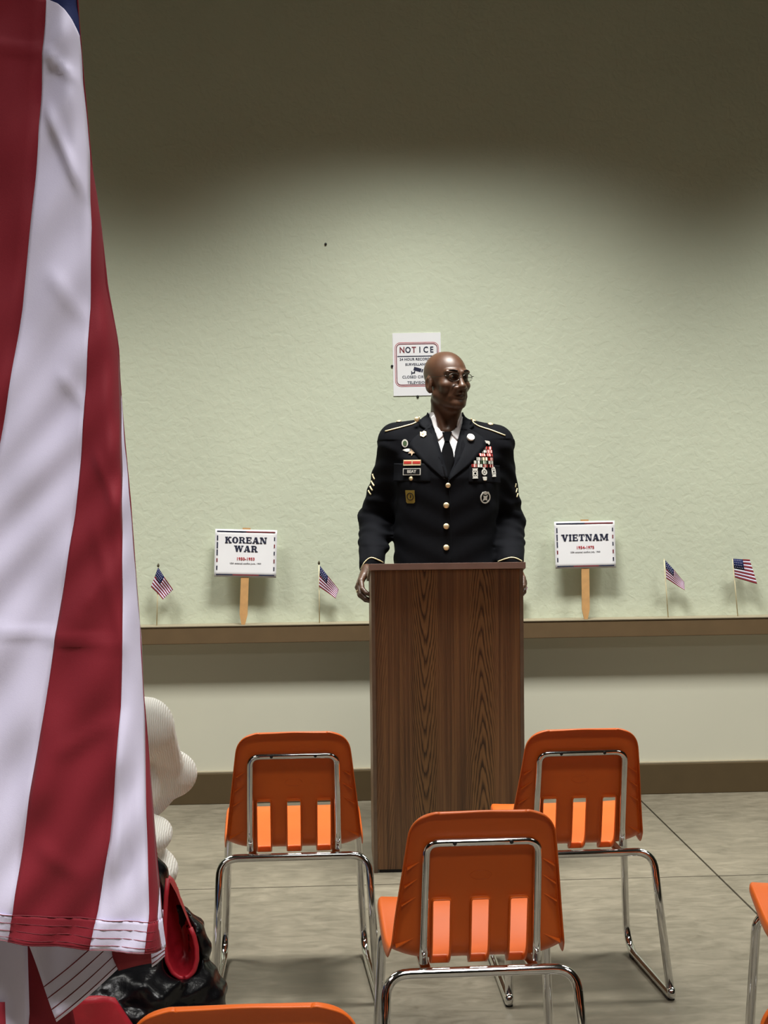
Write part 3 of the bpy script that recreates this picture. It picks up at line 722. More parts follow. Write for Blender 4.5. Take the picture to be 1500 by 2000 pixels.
def war_sign(px_c, py_c, foot, lines, years, small, label, tilt, top_out):
    """letter-size print on a wooden stake leaning against the wall; built in its own plane, local x right, y up, z toward the room"""
    foot_w = PY(*foot, WY - 0.078); foot_w.z = LED
    c = PY(px_c, py_c, WY - 0.045)
    L = (c - foot_w).length
    t = thing('memorial_sign', label, 'sign', foot_w, 0, 'memorial signs on the ledge')
    yv = (c - foot_w).normalized(); xv = Vector((1, 0, 0)); xv = (xv - yv * xv.dot(yv)).normalized(); zv = xv.cross(yv)
    t.matrix_world = Matrix.Translation(foot_w + zv * 0.004) @ Matrix((xv, yv, zv)).transposed().to_4x4()
    bm = bmesh.new()
    poly_plate(bm, [(-0.008, 0), (0.008, 0), (0.0175, 0.045), (0.0175, L + 0.113), (-0.0175, L + 0.113), (-0.0175, 0.045)], -0.004, 0.004)
    bmobj('stake', bm, t, M_stake)
    w2, h2 = 0.1365, 0.1055
    # paper with a hint of ripple and its own tilt
    V = []; nx, ny = 12, 9
    R = Matrix.Rotation(tilt, 3, 'Z')
    for j in range(ny + 1):
        for i in range(nx + 1):
            x, y = -w2 + 2 * w2 * i / nx, -h2 + 2 * h2 * j / ny
            V.append(R @ Vector((x, y, 0)) + Vector((0, L, 0.0058 + 0.0006 * sin(i * 0.9) * sin(j * 0.8))))
    Fc = [(j * (nx + 1) + i, j * (nx + 1) + i + 1, (j + 1) * (nx + 1) + i + 1, (j + 1) * (nx + 1) + i) for j in range(ny) for i in range(nx)]
    pap = mesh('paper', V, Fc, t, M_paper, True)
    md = pap.modifiers.new('s', 'SOLIDIFY'); md.thickness = 0.0012; md.offset = -1; bake(pap)
    pr = lambda o: o.data.transform(Matrix.Translation((0, L, 0)) @ R.to_4x4()) or o
    z0, z1 = 0.0066, 0.0072
    def bar(x0, y0, x1, y1, m):
        bm = bmesh.new(); poly_plate(bm, [(x0, y0), (x1, y0), (x1, y1), (x0, y1)], z0, z1); pr(bmobj('border_bar', bm, pap, m))
    bx, by, th = w2 - 0.008, h2 - 0.007, 0.0055
    bar(-bx, by - th, 0.0, by, M_ink_navy); bar(0.0, by - th, bx, by, M_ink_dkred)
    bar(-bx, -by, -0.055, -by + th, M_ink_navy); bar(-0.055, -by, 0.06, -by + th, M_ink_dkred); bar(0.06, -by, bx, -by + th, M_ink_navy)
    for i, y in enumerate((0.066, 0.034, 0.002, -0.032, -0.066)):
        hh = (0.011, 0.014, 0.013, 0.008, 0.009)[i]
        bar(-bx, y - hh, -bx + 0.0055, y + hh, M_ink_dkred if i == 3 else M_ink_navy)
        bar(bx - 0.005, y - 0.008, bx, y + 0.008, (M_ink_navy, M_ink_dkred, M_ink_navy, M_ink_dkred, M_ink_navy)[i])
    for s, hh, wd, y in lines: pr(slab_text('headline', s, hh, pap, M_ink_navy, 0, y, z0, z1, wd))
    yy = lines[-1][3]
    o = text_mesh('dates', years, 0.0175, 0.0003, 0.0005, pap, M_ink_red, 1.08, Matrix.Translation((0, yy - 0.045, z0 + 0.0003))); pr(o)
    o = text_mesh('small_print', small, 0.0095, 0.0003, 0.0001, pap, M_ink_grey, 1.1, Matrix.Translation((0, yy - 0.065, z0 + 0.0003))); pr(o)
    return t
war_sign(480, 1081, (475, 1211), [('KOREAN', 0.028, 0.184, 0.058), ('WAR', 0.028, 0.103, 0.020)], '1950-1953', 'USA entered conflict June, 1950',
         'white Korean War sign with red and navy border on a wooden stake', radians(0.5), 0)
war_sign(1142, 1064, (1144, 1201), [('VIETNAM', 0.030, 0.212, 0.032)], '1954-1975', 'USA entered conflict July, 1965',
         'white Vietnam sign with red and navy border on a wooden stake', radians(1.0), 0)

def notice():
    a, b = PY(766.5, 651.5, WY), PY(769, 772.5, WY)
    c = PY(814.5, 711.5, WY)
    t = thing('notice_sign', 'white surveillance notice sheet pinned to the wall behind the man\'s head', 'sign', (c.x, WY, c.z))
    M = Matrix.Rotation(pi / 2, 4, 'X')          # plate xy -> wall xz, facing the room
    T = M @ Matrix.Rotation(radians(0.6), 4, 'Z')
    w2, h2 = 0.108, 0.1397
    def plate(name, polys, z0, z1, m, par):
        bm = bmesh.new()
        for p in polys: poly_plate(bm, p, z0, z1)
        o = bmobj(name, bm, par, m); o.data.transform(T); return o
    pap = plate('paper', [[(-w2, -h2), (w2, -h2), (w2, h2), (-w2, h2)]], 0.0005, 0.003, M_paper, t)
    def rr(x, y0, y1, r):
        P = []
        for cx, cy, a0 in ((x - r, y1 - r, 0), (-x + r, y1 - r, 90), (-x + r, y0 + r, 180), (x - r, y0 + r, 270)):
            for k in range(7): a = radians(a0 + 15 * k); P.append((cx + r * cos(a), cy + r * sin(a)))
        return P
    def frame(x, y0, y1, r, th, m):
        o, i = rr(x, y0, y1, r), rr(x - th, y0 + th, y1 - th, r - th)
        n = len(o); plate('border', [[o[k], o[(k + 1) % n], i[(k + 1) % n], i[k]] for k in range(n)], 0.0031, 0.0037, m, pap)
    frame(0.099, -0.099, 0.098, 0.026, 0.0022, M_ink_red)
    frame(0.0935, -0.0935, 0.0925, 0.021, 0.0036, M_ink_dkred)
    plate('border', [[(-0.088, 0.034), (0.088, 0.034), (0.088, 0.038), (-0.088, 0.038)]], 0.0031, 0.0037, M_ink_navy, pap)
    tm = lambda s, size, y, m, sp=1.0, bold=0.0003, x=0.0, wide=1.0: text_mesh('lettering', s, size, 0.0003, bold, pap, m, sp, T @ Matrix.Translation((x, y, 0.0034)), wide)
    for i, ch in enumerate('NOTICE'):
        tm(ch, 0.037, 0.063, M_ink_dkred if i in (0, 2) else M_ink_navy, 1, 0.0009, -0.066 + i * 0.0265, 0.85)
    tm('24 HOUR RECORDED', 0.0155, 0.022, M_ink_navy, 1.05, 0.0004)
    tm('SURVEILLANCE', 0.0150, -0.001, M_ink_navy, 1.05, 0.0004)
    tm('CLOSED CIRCUIT', 0.0165, -0.057, M_ink_navy, 1.05, 0.0003)
    tm('TELEVISION', 0.0165, -0.082, M_ink_navy, 1.05, 0.0003)
    def rot(P, a, ox, oy): return [(ox + x * cos(a) - y * sin(a), oy + x * sin(a) + y * cos(a)) for x, y in P]
    cam_p = [rot([(-0.020, -0.008), (0.014, -0.008), (0.014, 0.008), (-0.020, 0.008)], radians(-16), 0.004, -0.024),
             rot([(0.016, -0.006), (0.022, -0.009), (0.022, 0.009), (0.016, 0.006)], radians(-16), 0.004, -0.024),
             [(-0.014, -0.030), (-0.008, -0.030), (-0.012, -0.040), (-0.016, -0.040)], [(-0.024, -0.036), (-0.010, -0.036), (-0.010, -0.041), (-0.024, -0.041)],
             [(-0.027, -0.030), (-0.023, -0.030), (-0.023, -0.046), (-0.027, -0.046)]]
    plate('camera_symbol', cam_p, 0.0031, 0.0037, M_ink_navy, pap)
    for x, y in ((-w2 - 0.004, -0.006), (0.0, -h2 - 0.004)):
        o = lathe('pin', [(0.0055, 0.0), (0.006, 0.003), (0.004, 0.006)], t, M_black, 10, T @ Matrix.Translation((x, y, 0)))
notice()
o = lathe('wall_nail', [(0.005, 0.0), (0.006, 0.004), (0.003, 0.007)], None, M_black, 8, Matrix.Rotation(pi / 2, 4, 'X'))
p = PY(636, 477, WY); o.location = p; o['label'] = 'tiny dark nail head high in the blank wall'; o['category'] = 'nail'

# ================================================================== SMALL FLAGS
def small_flag(foot, top, corners, label, stripes_from, knob):
    """corners: cloth outline pixels top-hoist, top-fly, bottom-fly, bottom-hoist"""
    Yf = WY - 0.055
    f = PY(*foot, Yf); f.z = LED; tp = PY(*top, Yf + 0.02)
    t = thing('small_flag', label, 'flag', f, 0, 'small flags standing along the ledge')
    inv = lambda v: Vector(v) - f
    lean = (tp - f)
    tube('stick', [Vector((0, 0, 0)), lean], 0.0024, t, M_stick, 8)
    e = lean.normalized()
    pts = [(0.001, 0), (0.0045, 0.002), (0.0055, 0.007), (0.004, 0.013), (0.001, 0.018)] if knob else [(0.002, 0), (0.0026, 0.001), (0.001, 0.004)]
    z = e; x = z.orthogonal().normalized(); y = z.cross(x); mm = Matrix.Translation(lean) @ Matrix((x, y, z)).transposed().to_4x4()
    lathe('tip', pts, t, M_tip if knob else M_stick, 8, mm)
    A, B, Cq, D = [PY(*c, Yf + 0.01) for c in corners]
    def at(u, v):      # u along the stripes from hoist, v from top to bottom
        p = (A * (1 - u) + B * u) * (1 - v) + (D * (1 - u) + Cq * u) * v
        p = p + Vector((0, -0.004 - 0.012 * sin(u * 5.5 + v * 1.6) * u - 0.010 * u * v, 0)); return inv(p)
    def patch(name, u0, u1, v0, v1, m, n=8):
        V = []; k = 3
        for i in range(n + 1):
            for j in range(k): V.append(at(u0 + (u1 - u0) * i / n, v0 + (v1 - v0) * j / (k - 1)))
        Fc = [(i * k + j, i * k + j + 1, (i + 1) * k + j + 1, (i + 1) * k + j) for i in range(n) for j in range(k - 1)]
        o = mesh(name, V, Fc, t, m, True); md = o.modifiers.new('s', 'SOLIDIFY'); md.thickness = 0.0008; md.offset = 0; bake(o); return o
    ns = 13
    cu, cv = stripes_from
    patch('canton', 0, cu, 0, cv, M_blue)
    star_bm = bmesh.new()
    for i in range(ns):
        v0, v1 = i / ns, (i + 1) / ns; vm = 0.5 * (v0 + v1)
        u0 = cu if vm < cv else 0.0
        patch('stripe', u0, 1.0, v0, v1, M_red if i % 2 == 0 else M_white)
    for r_ in range(4):
        for c_ in range(5):
            p = at((c_ + 0.6 + 0.3 * (r_ % 2)) / 6 * cu, (r_ + 0.6) / 4.4 * cv) + Vector((0, -0.0012, 0))
            vs = []
            for k in range(10):
                rr_ = 0.0022 if k % 2 == 0 else 0.0010; a = pi / 2 + k * pi / 5
                vs.append(star_bm.verts.new(p + Vector((rr_ * cos(a), 0, rr_ * sin(a)))))
            star_bm.faces.new(vs)
    s = bmobj('stars', star_bm, t, M_white); s['kind'] = 'stuff'
    return t
small_flag((306, 1214), (309, 1108), [(309, 1108), (338, 1152), (319, 1170), (295, 1146)], 'small flag on a thin stick between the big flag and the Korean War sign', (0.42, 0.5), True)
small_flag((624, 1211), (623, 1103), [(625, 1105), (662, 1152), (655, 1168), (623, 1146)], 'small flag on a thin stick between the Korean War sign and the lectern', (0.42, 0.5), True)
small_flag((991, 1206), (989, 1100), [(991, 1102), (1031, 1148), (1022, 1163), (990, 1142)], 'small flag hidden behind the lectern, only its tip peeking out beside the man\'s hand', (0.42, 0.5), False)
small_flag((1305, 1199), (1297, 1093), [(1299, 1094), (1337, 1137), (1335, 1152), (1301, 1130)], 'small drooping flag on a thin stick nearest to the Vietnam sign', (0.42, 0.5), False)
small_flag((1441, 1196), (1431, 1092), [(1431, 1091), (1465, 1093), (1476, 1140), (1435, 1128)], 'small flag spread open on its stick, the one farthest from the lectern', (0.55, 0.52), False)

# ================================================================== BIG FLAG (near, hanging from a stand beside the camera)
FY = 1.80
def interp(tab, y):
    a = np.array(tab, float); return float(np.interp(y, a[:, 1], a[:, 0]))
SIL = [(137, -160), (145, 0), (150, 60), (157, 150), (165, 230), (172, 310), (190, 420), (203, 550), (222, 650), (226, 680), (230, 760), (240, 880), (249, 970),
       (262, 1150), (270, 1250), (275, 1360), (283, 1450), (295, 1600), (303, 1700), (312, 1790), (319, 1862)]
B0 = [(40, -160), (70, -20), (90, 0), (83, 100), (75, 280), (62, 440), (45, 600), (22, 750), (0, 880), (-45, 1100), (-110, 1450), (-165, 1800), (-170, 1862)]
B1 = [(55, -160), (78, -14), (92, -2), (110, 4), (125, 16), (138, 34), (147, 52), (156, 76), (163, 150), (168, 230), (174, 390), (177, 440), (175, 600), (170, 700), (160, 850), (152, 950), (145, 1010), (130, 1110), (110, 1230), (85, 1400), (60, 1550), (45, 1650), (27, 1780), (17, 1838)]
B2 = [(255, -160), (250, 300), (240, 600), (229, 700), (231, 780), (235, 870), (238, 960), (239, 1100), (240, 1250), (236, 1380), (229, 1480), (215, 1640), (200, 1720), (190, 1785), (174, 1857)]
B3 = [(330, -160), (310, 700), (285, 1250), (277, 1370), (279, 1450), (284, 1600), (289, 1720), (291, 1790), (283, 1860)]
B4 = [(400, -160), (360, 1000), (322, 1500), (309, 1700), (306, 1800), (313, 1862)]
LEFT = [(-330, -160), (-420, 900), (-480, 1862)]
def cloth_y(x, y):
    """depth of the cloth (m, + away) from soft folds and creases, in metres on the hanging plane"""
    X, Z = x * 0.0006, y * 0.0006
    d = 1.5 * 0.0035 * sin(38 * X + 9 * Z) + 0.0022 * sin(62 * X - 21 * Z + 1.3) + 0.0014 * sin(30 * X + 64 * Z)
    d += 1.6 * 0.0016 * sin(95 * X + 70 * Z + 2 * sin(11 * Z))
    def crease(x0, y0, x1, y1, h, wd):
        L = math.hypot(x1 - x0, y1 - y0); ux, uy = (x1 - x0) / L, (y1 - y0) / L
        s = (x - x0) * ux + (y - y0) * uy; n = -(x - x0) * uy + (y - y0) * ux
        f = min(1, max(0, min(s, L - s) / (0.25 * L))) if 0 < s < L else 0
        return -h * f * math.exp(-(n / wd) ** 2)
    d += crease(80, 95, 160, 165, 0.007, 9) + crease(85, 195, 172, 400, 0.008, 10) + crease(-40, 80, 90, 100, 0.005, 10)
    d += crease(90, 520, 175, 640, 0.004, 16) + crease(-60, 1225, 262, 1262, 0.0045, 9) + crease(110, 720, 170, 800, 0.004, 12)
    d += crease(180, 1000, 260, 1330, 0.004, 14) + crease(205, 1120, 165, 1190, 0.003, 9) + crease(100, 1480, 235, 1400, 0.004, 18)
    d += crease(120, 1370, 60, 1600, 0.004, 30) + crease(180, 870, 235, 1010, 0.003, 10) + crease(60, 1640, 170, 1720, 0.003, 16)
    d += crease(240, 1380, 225, 1800, 0.010, 16)
    return d
def flag_pt(x, y, off=0.0):
    sx = interp(SIL, y); e = max(0.0, 1 - (sx - x) / 38.0)
    p = PY(x, y, FY); return Vector((p.x, FY + cloth_y(x, y) + 0.028 * e * e * e + off, p.z))
def big_flag():
    c = flag_pt(0, 1840); 
    t = thing('flag', 'large red, white and blue flag hanging close by with stitched hem', 'flag', (0, 0, 0))
    ys = list(np.arange(-160, -20, 20.0)) + list(np.arange(-20, 80, 5.0)) + list(np.arange(80, 1862, 13.0))
    HT = [(-480, 1735), (0, 1780), (25, 1783), (100, 1786), (180, 1795), (285, 1799), (320, 1803)]
    HB = [(-480, 1790), (0, 1835), (20, 1838), (100, 1848), (180, 1857), (290, 1861), (320, 1863)]
    def fx(tab, x): a = np.array(tab, float); return float(np.interp(x, a[:, 0], a[:, 1]))
    def strip(name, L, R, m, n, y_from=-160, y_to=None, off=0.0, rows=None):
        V = []; rowsy = rows or [y for y in ys if y >= y_from]
        keep = []
        for y in rowsy:
            sl = interp(SIL, y)
            a, b = min(interp(L, y), sl), min(interp(R, y), sl)
            keep.append((y, a, b))
        for (y, a, b) in keep:
            for i in range(n + 1):
                x = a + (b - a) * i / n; yy = y
                if y_to: yy = y * 1.0
                V.append(flag_pt(x, yy, off))
        Fc = []
        for r in range(len(keep) - 1):
            if keep[r][2] - keep[r][1] < 0.05 and keep[r + 1][2] - keep[r + 1][1] < 0.05: continue
            for i in range(n):
                q = r * (n + 1) + i; Fc.append((q, q + 1, q + n + 2, q + n + 1))
        o = mesh(name, V, Fc, t, m, True)
        md = o.modifiers.new('s', 'SOLIDIFY'); md.thickness = 0.0008; md.offset = 0; bake(o); return o
    body = [y for y in ys if y < 1808] + [1816.0]
    BL = [(-170, -160), (-190, 300), (-260, 900), (-400, 1862)]
    strips = [(LEFT, BL, M_white, 6), (BL, B0, M_red, 10), (B0, B1, M_white, 16), (B1, B2, M_red, 18), (B2, B3, M_white, 12), (B3, B4, M_red, 6), (B4, SIL, M_white, 3)]
    for L, R, m, n in strips: strip('stripe', L, R, m, n, rows=[y for y in body if m is not M_red or L is not B1 or y > 78])
    strip('canton', B1, SIL, M_blue, 8, rows=[y for y in body if y < 82], off=0.004)
    # hem: the fly end turned up and sewn in rows
    def hem(L, R, m, sm):
        n = 10; rows = 9; V = []
        for k in range(rows):
            for i in range(n + 1):
                f = k / (rows - 1)
                # walk between the two borders at this height
                yl = fx(HT, interp(L, 1790)) * (1 - f) + fx(HB, interp(L, 1850)) * f
                yr = fx(HT, interp(R, 1790)) * (1 - f) + fx(HB, interp(R, 1850)) * f
                yy = yl + (yr - yl) * i / n
                a, b = min(interp(L, yy), interp(SIL, yy)), min(interp(R, yy), interp(SIL, yy))
                puck = 0.0011 * sin(k * 2.1 + i * 1.9) * sin(i * 0.8 + k)
                V.append(flag_pt(a + (b - a) * i / n, yy, -0.0022 + puck))
        Fc = [(r * (n + 1) + i, r * (n + 1) + i + 1, (r + 1) * (n + 1) + i + 1, (r + 1) * (n + 1) + i) for r in range(rows - 1) for i in range(n)]
        h = mesh('hem', V, Fc, t, m, True); md = h.modifiers.new('s', 'SOLIDIFY'); md.thickness = 0.002; md.offset = 0; bake(h)
        for r in (0.05, 2.4, 4.6, 6.6, 7.8):
            P = []
            for i in range(n + 1):
                k0 = int(r); f = r - k0; P.append(V[k0 * (n + 1) + i].lerp(V[(k0 + 1) * (n + 1) + i], f) + Vector((0, -0.0011, 0)))
            tube('stitching', P, 0.00055, h, sm, 5)
    for L, R, m, sm in ((BL, B0, M_red, M_stitch_d), (B0, B1, M_white, M_stitch_r), (B1, B2, M_red, M_stitch_d), (B2, B3, M_white, M_stitch_r), (B3, B4, M_red, M_stitch_d), (B4, SIL, M_white, M_stitch_r)):
        hem(L, R, m, sm)
    # rear folds of the cloth, seen below the front hem
    def patch(name, c4, m, dy, bulge=0.01, n=12, seam=None):
        """c4: pixel corners tl, tr, br, bl"""
        tl, tr, br, bl = [Vector((a, b, 0)) for a, b in c4]; V = []
        for j in range(n + 1):
            for i in range(n + 1):
                u, v = i / n, j / n
                p = (tl * (1 - u) + tr * u) * (1 - v) + (bl * (1 - u) + br * u) * v
                q = PY(p.x, p.y, FY + 0.04)
                V.append(Vector((q.x, FY + dy[0] * (1 - u) + dy[1] * u + bulge * sin(pi * u) * v + 0.004 * sin(5 * v + 3 * u), q.z)))
        Fc = [(r * (n + 1) + i, r * (n + 1) + i + 1, (r + 1) * (n + 1) + i + 1, (r + 1) * (n + 1) + i) for r in range(n) for i in range(n)]
        o = mesh(name, V, Fc, t, m, True); md = o.modifiers.new('s', 'SOLIDIFY'); md.thickness = 0.0012; bake(o)
        if seam:
            for s in seam:
                k0 = int(s * n - 1e-6); f = s * n - k0
                P = [V[k0 * (n + 1) + i].lerp(V[(k0 + 1) * (n + 1) + i], f) + Vector((0, -0.0012, 0)) for i in range(n + 1)]
                tube('stitching', P, 0.0007, o, M_stitch_d, 5)
        return o
    patch('rear_fold', [(-90, 1700), (42, 1700), (47, 2090), (-60, 2120)], M_white, (0.05, 0.075), -0.02)
    patch('rear_fold', [(36, 1700), (70, 1700), (140, 2060), (42, 2090)], M_red, (0.080, 0.09), 0.0)
    patch('rear_fold', [(40, 1826), (150, 1736), (229, 1905), (108, 2002)], M_white, (0.055, 0.07), -0.010, seam=(0.62, 0.74, 0.86, 0.965))
    patch('rear_fold', [(150, 1740), (302, 1760), (300, 1893), (226, 1912)], M_red, (0.075, 0.06), 0.004)
    patch('rear_fold', [(292, 1770), (318, 1780), (321, 1872), (296, 1893)], M_white, (0.052, 0.045), 0.0, seam=(0.86, 0.95))
    patch('rear_fold', [(-110, 1960), (8, 1960), (20, 2120), (-90, 2140)], M_red, (0.03, 0.045), 0.0)
    # cloth returning behind along the right-hand fold, up to the staff
    V = []; rows = list(range(-160, 1862, 60)); n = 6
    for y in rows:
        for i in range(n + 1):
            x = interp(SIL, y) - (190 if y > 200 else 60) * i / n
            p = PY(x, y, FY); V.append(Vector((p.x, FY + 0.030 + 0.05 * sin(pi * 0.5 * i / n), p.z)))
    o = mesh('rear_stripe', V, [(r * (n + 1) + i, r * (n + 1) + i + 1, (r + 1) * (n + 1) + i + 1, (r + 1) * (n + 1) + i) for r in range(len(rows) - 1) for i in range(n)], t, M_red, True)
    md = o.modifiers.new('s', 'SOLIDIFY'); md.thickness = 0.0008; bake(o)
    return t
big_flag()
# staff and stand, just outside the picture
sx_, sy_ = PY(-490, 900, FY).x - 0.02, FY + 0.02
st = thing('flag_stand', 'wooden flagstaff on a round brass base beside the large flag', 'flag stand', (sx_, sy_, 0))
lathe('base', [(0.17, 0.0), (0.17, 0.012), (0.12, 0.035), (0.05, 0.06), (0.03, 0.14), (0.022, 0.15)], st, M_gold, 24)
lathe('staff', [(0.0145, 0.10), (0.0145, 2.50), (0.010, 2.52)], st, M_pole, 14)
lathe('finial', [(0.012, 2.50), (0.02, 2.53), (0.008, 2.56), (0.022, 2.60), (0.003, 2.68)], st, M_gold, 12)

# ================================================================== FIGURES
def make_hand(Fd, w, d, n, u, scale=1.0, curl=(0.35, 0.55, 0.45), fan=0.05, thumb=(0.5, 0.75, 0.35)):
    """w wrist, d toward the knuckles, n palm side normal, u toward the thumb side; returns the finger joints"""
    w, d, n0, u = Vector(w), Vector(d).normalized(), Vector(n).normalized(), Vector(u).normalized()
    s = scale; joints = []
    offs = (0.029, 0.0095, -0.0100, -0.0285); reach = (0.090, 0.094, 0.089, 0.080)
    seg = ((0.044, 0.026, 0.020), (0.049, 0.030, 0.022), (0.045, 0.028, 0.021), (0.035, 0.021, 0.018))
    for i in range(4):
        K = w + d * reach[i] * s + u * offs[i] * s
        Fd.cone(w + u * offs[i] * 0.55 * s + d * 0.012, K, 0.0165 * s, 0.0115 * s, 0.010)
        q, dr, nn = K, (d + u * fan * (1.5 - i)).normalized(), n0; r = 0.0098 * s * (0.9 if i == 3 else 1)
        pts = [K]
        for k in range(3):
            ax = dr.cross(nn).normalized(); Rk = Matrix.Rotation(curl[k] + 0.04 * i, 3, ax)
            dr, nn = (Rk @ dr).normalized(), (Rk @ nn).normalized()
            q2 = q + dr * seg[i][k] * s; Fd.cone(q, q2, r, r * 0.90, 0.003); r *= 0.92; q = q2; pts.append(q)
        joints.append(pts)
    a = w + d * 0.022 * s + u * 0.022 * s; dr = (d * thumb[0] + u * thumb[1] + n0 * thumb[2]).normalized()
    b = a + dr * 0.042 * s; Fd.cone(a, b, 0.017 * s, 0.0125 * s, 0.010)
    dr2 = (dr + d * 0.45).normalized(); c = b + dr2 * 0.033 * s; Fd.cone(b, c, 0.0118 * s, 0.0105 * s, 0.004)
    e = c + (dr2 + n0 * 0.2).normalized() * 0.026 * s; Fd.cone(c, e, 0.0105 * s, 0.0085 * s, 0.004)
    return joints

def head(Fd, c, R, s=1.0):
    """face toward local -y; R a 3x3 rotation"""
    c = Vector(c); P = lambda x, y, z: c + R @ (Vector((x, y, z)) * s)
    R4 = R.to_4x4()
    E = lambda p, r, k=0.01, cut=False: Fd.ell(P(*p), [q * s for q in r], k, R4, cut)
    Cn = lambda a, b, r1, r2, k=0.008, cut=False: Fd.cone(P(*a), P(*b), r1 * s, r2 * s, k, cut)
    E((0, 0.018, 0.036), (0.0765, 0.097, 0.084), 0.02)
    E((0, -0.022, 0.0), (0.066, 0.074, 0.098), 0.03)
    E((0, -0.036, -0.070), (0.055, 0.055, 0.050), 0.03)
    Cn((-0.054, -0.005, -0.060), (-0.020, -0.070, -0.098), 0.017, 0.017, 0.02); Cn((0.054, -0.005, -0.060), (0.020, -0.070, -0.098), 0.017, 0.017, 0.02)
    E((0, -0.080, -0.103), (0.024, 0.019, 0.018), 0.02)
    for sx in (-1, 1):
        E((sx * 0.045, -0.062, -0.026), (0.024, 0.022, 0.020), 0.02)
        E((sx * 0.031, -0.100, 0.006), (0.021, 0.017, 0.014), 0.012, True)
        Cn((sx * 0.050, -0.081, 0.027), (sx * 0.014, -0.096, 0.024), 0.0090, 0.0100, 0.014)
        E((sx * 0.031, -0.0815, 0.006), (0.0165, 0.013, 0.0125), 0.003)
        Cn((sx * 0.043, -0.0845, 0.0112), (sx * 0.020, -0.0905, 0.0120), 0.0052, 0.0050, 0.004)
        Cn((sx * 0.043, -0.083, -0.0018), (sx * 0.020, -0.088, -0.0024), 0.0044, 0.0042, 0.004)
        E((sx * 0.0165, -0.099, -0.040), (0.0110, 0.012, 0.0090), 0.008)
        # ear
        E((sx * 0.0785, 0.014, -0.014), (0.010, 0.021, 0.033), 0.006)
        E((sx * 0.0885, 0.010, -0.010), (0.006, 0.011, 0.018), 0.004, True)
        E((sx * 0.0765, 0.008, -0.040), (0.008, 0.011, 0.012), 0.006)
        # naso-labial softness
        Cn((sx * 0.022, -0.090, -0.040), (sx * 0.032, -0.078, -0.070), 0.011, 0.010, 0.014)
    Cn((0, -0.091, 0.020), (0, -0.112, -0.032), 0.0080, 0.0130, 0.010)
    E((0, -0.114, -0.035), (0.0135, 0.012, 0.011), 0.008)
    for sx in (-1, 1): E((sx * 0.0080, -0.112, -0.0475), (0.0045, 0.005, 0.0045), 0.003, True)
    Cn((-0.016, -0.091, -0.054), (0.016, -0.091, -0.054), 0.010, 0.010, 0.012)
    Cn((-0.021, -0.0905, -0.0605), (0.0, -0.0985, -0.0590), 0.0055, 0.0075, 0.005); Cn((0.021, -0.0905, -0.0605), (0.0, -0.0985, -0.0590), 0.0055, 0.0075, 0.005)
    Cn((-0.019, -0.089, -0.0740), (0.019, -0.089, -0.0740), 0.0075, 0.0075, 0.005); E((0, -0.094, -0.0745), (0.014, 0.008, 0.0075), 0.006)
    Cn((-0.026, -0.099, -0.0668), (0.026, -0.099, -0.0668), 0.0018, 0.0018, 0.003, True)

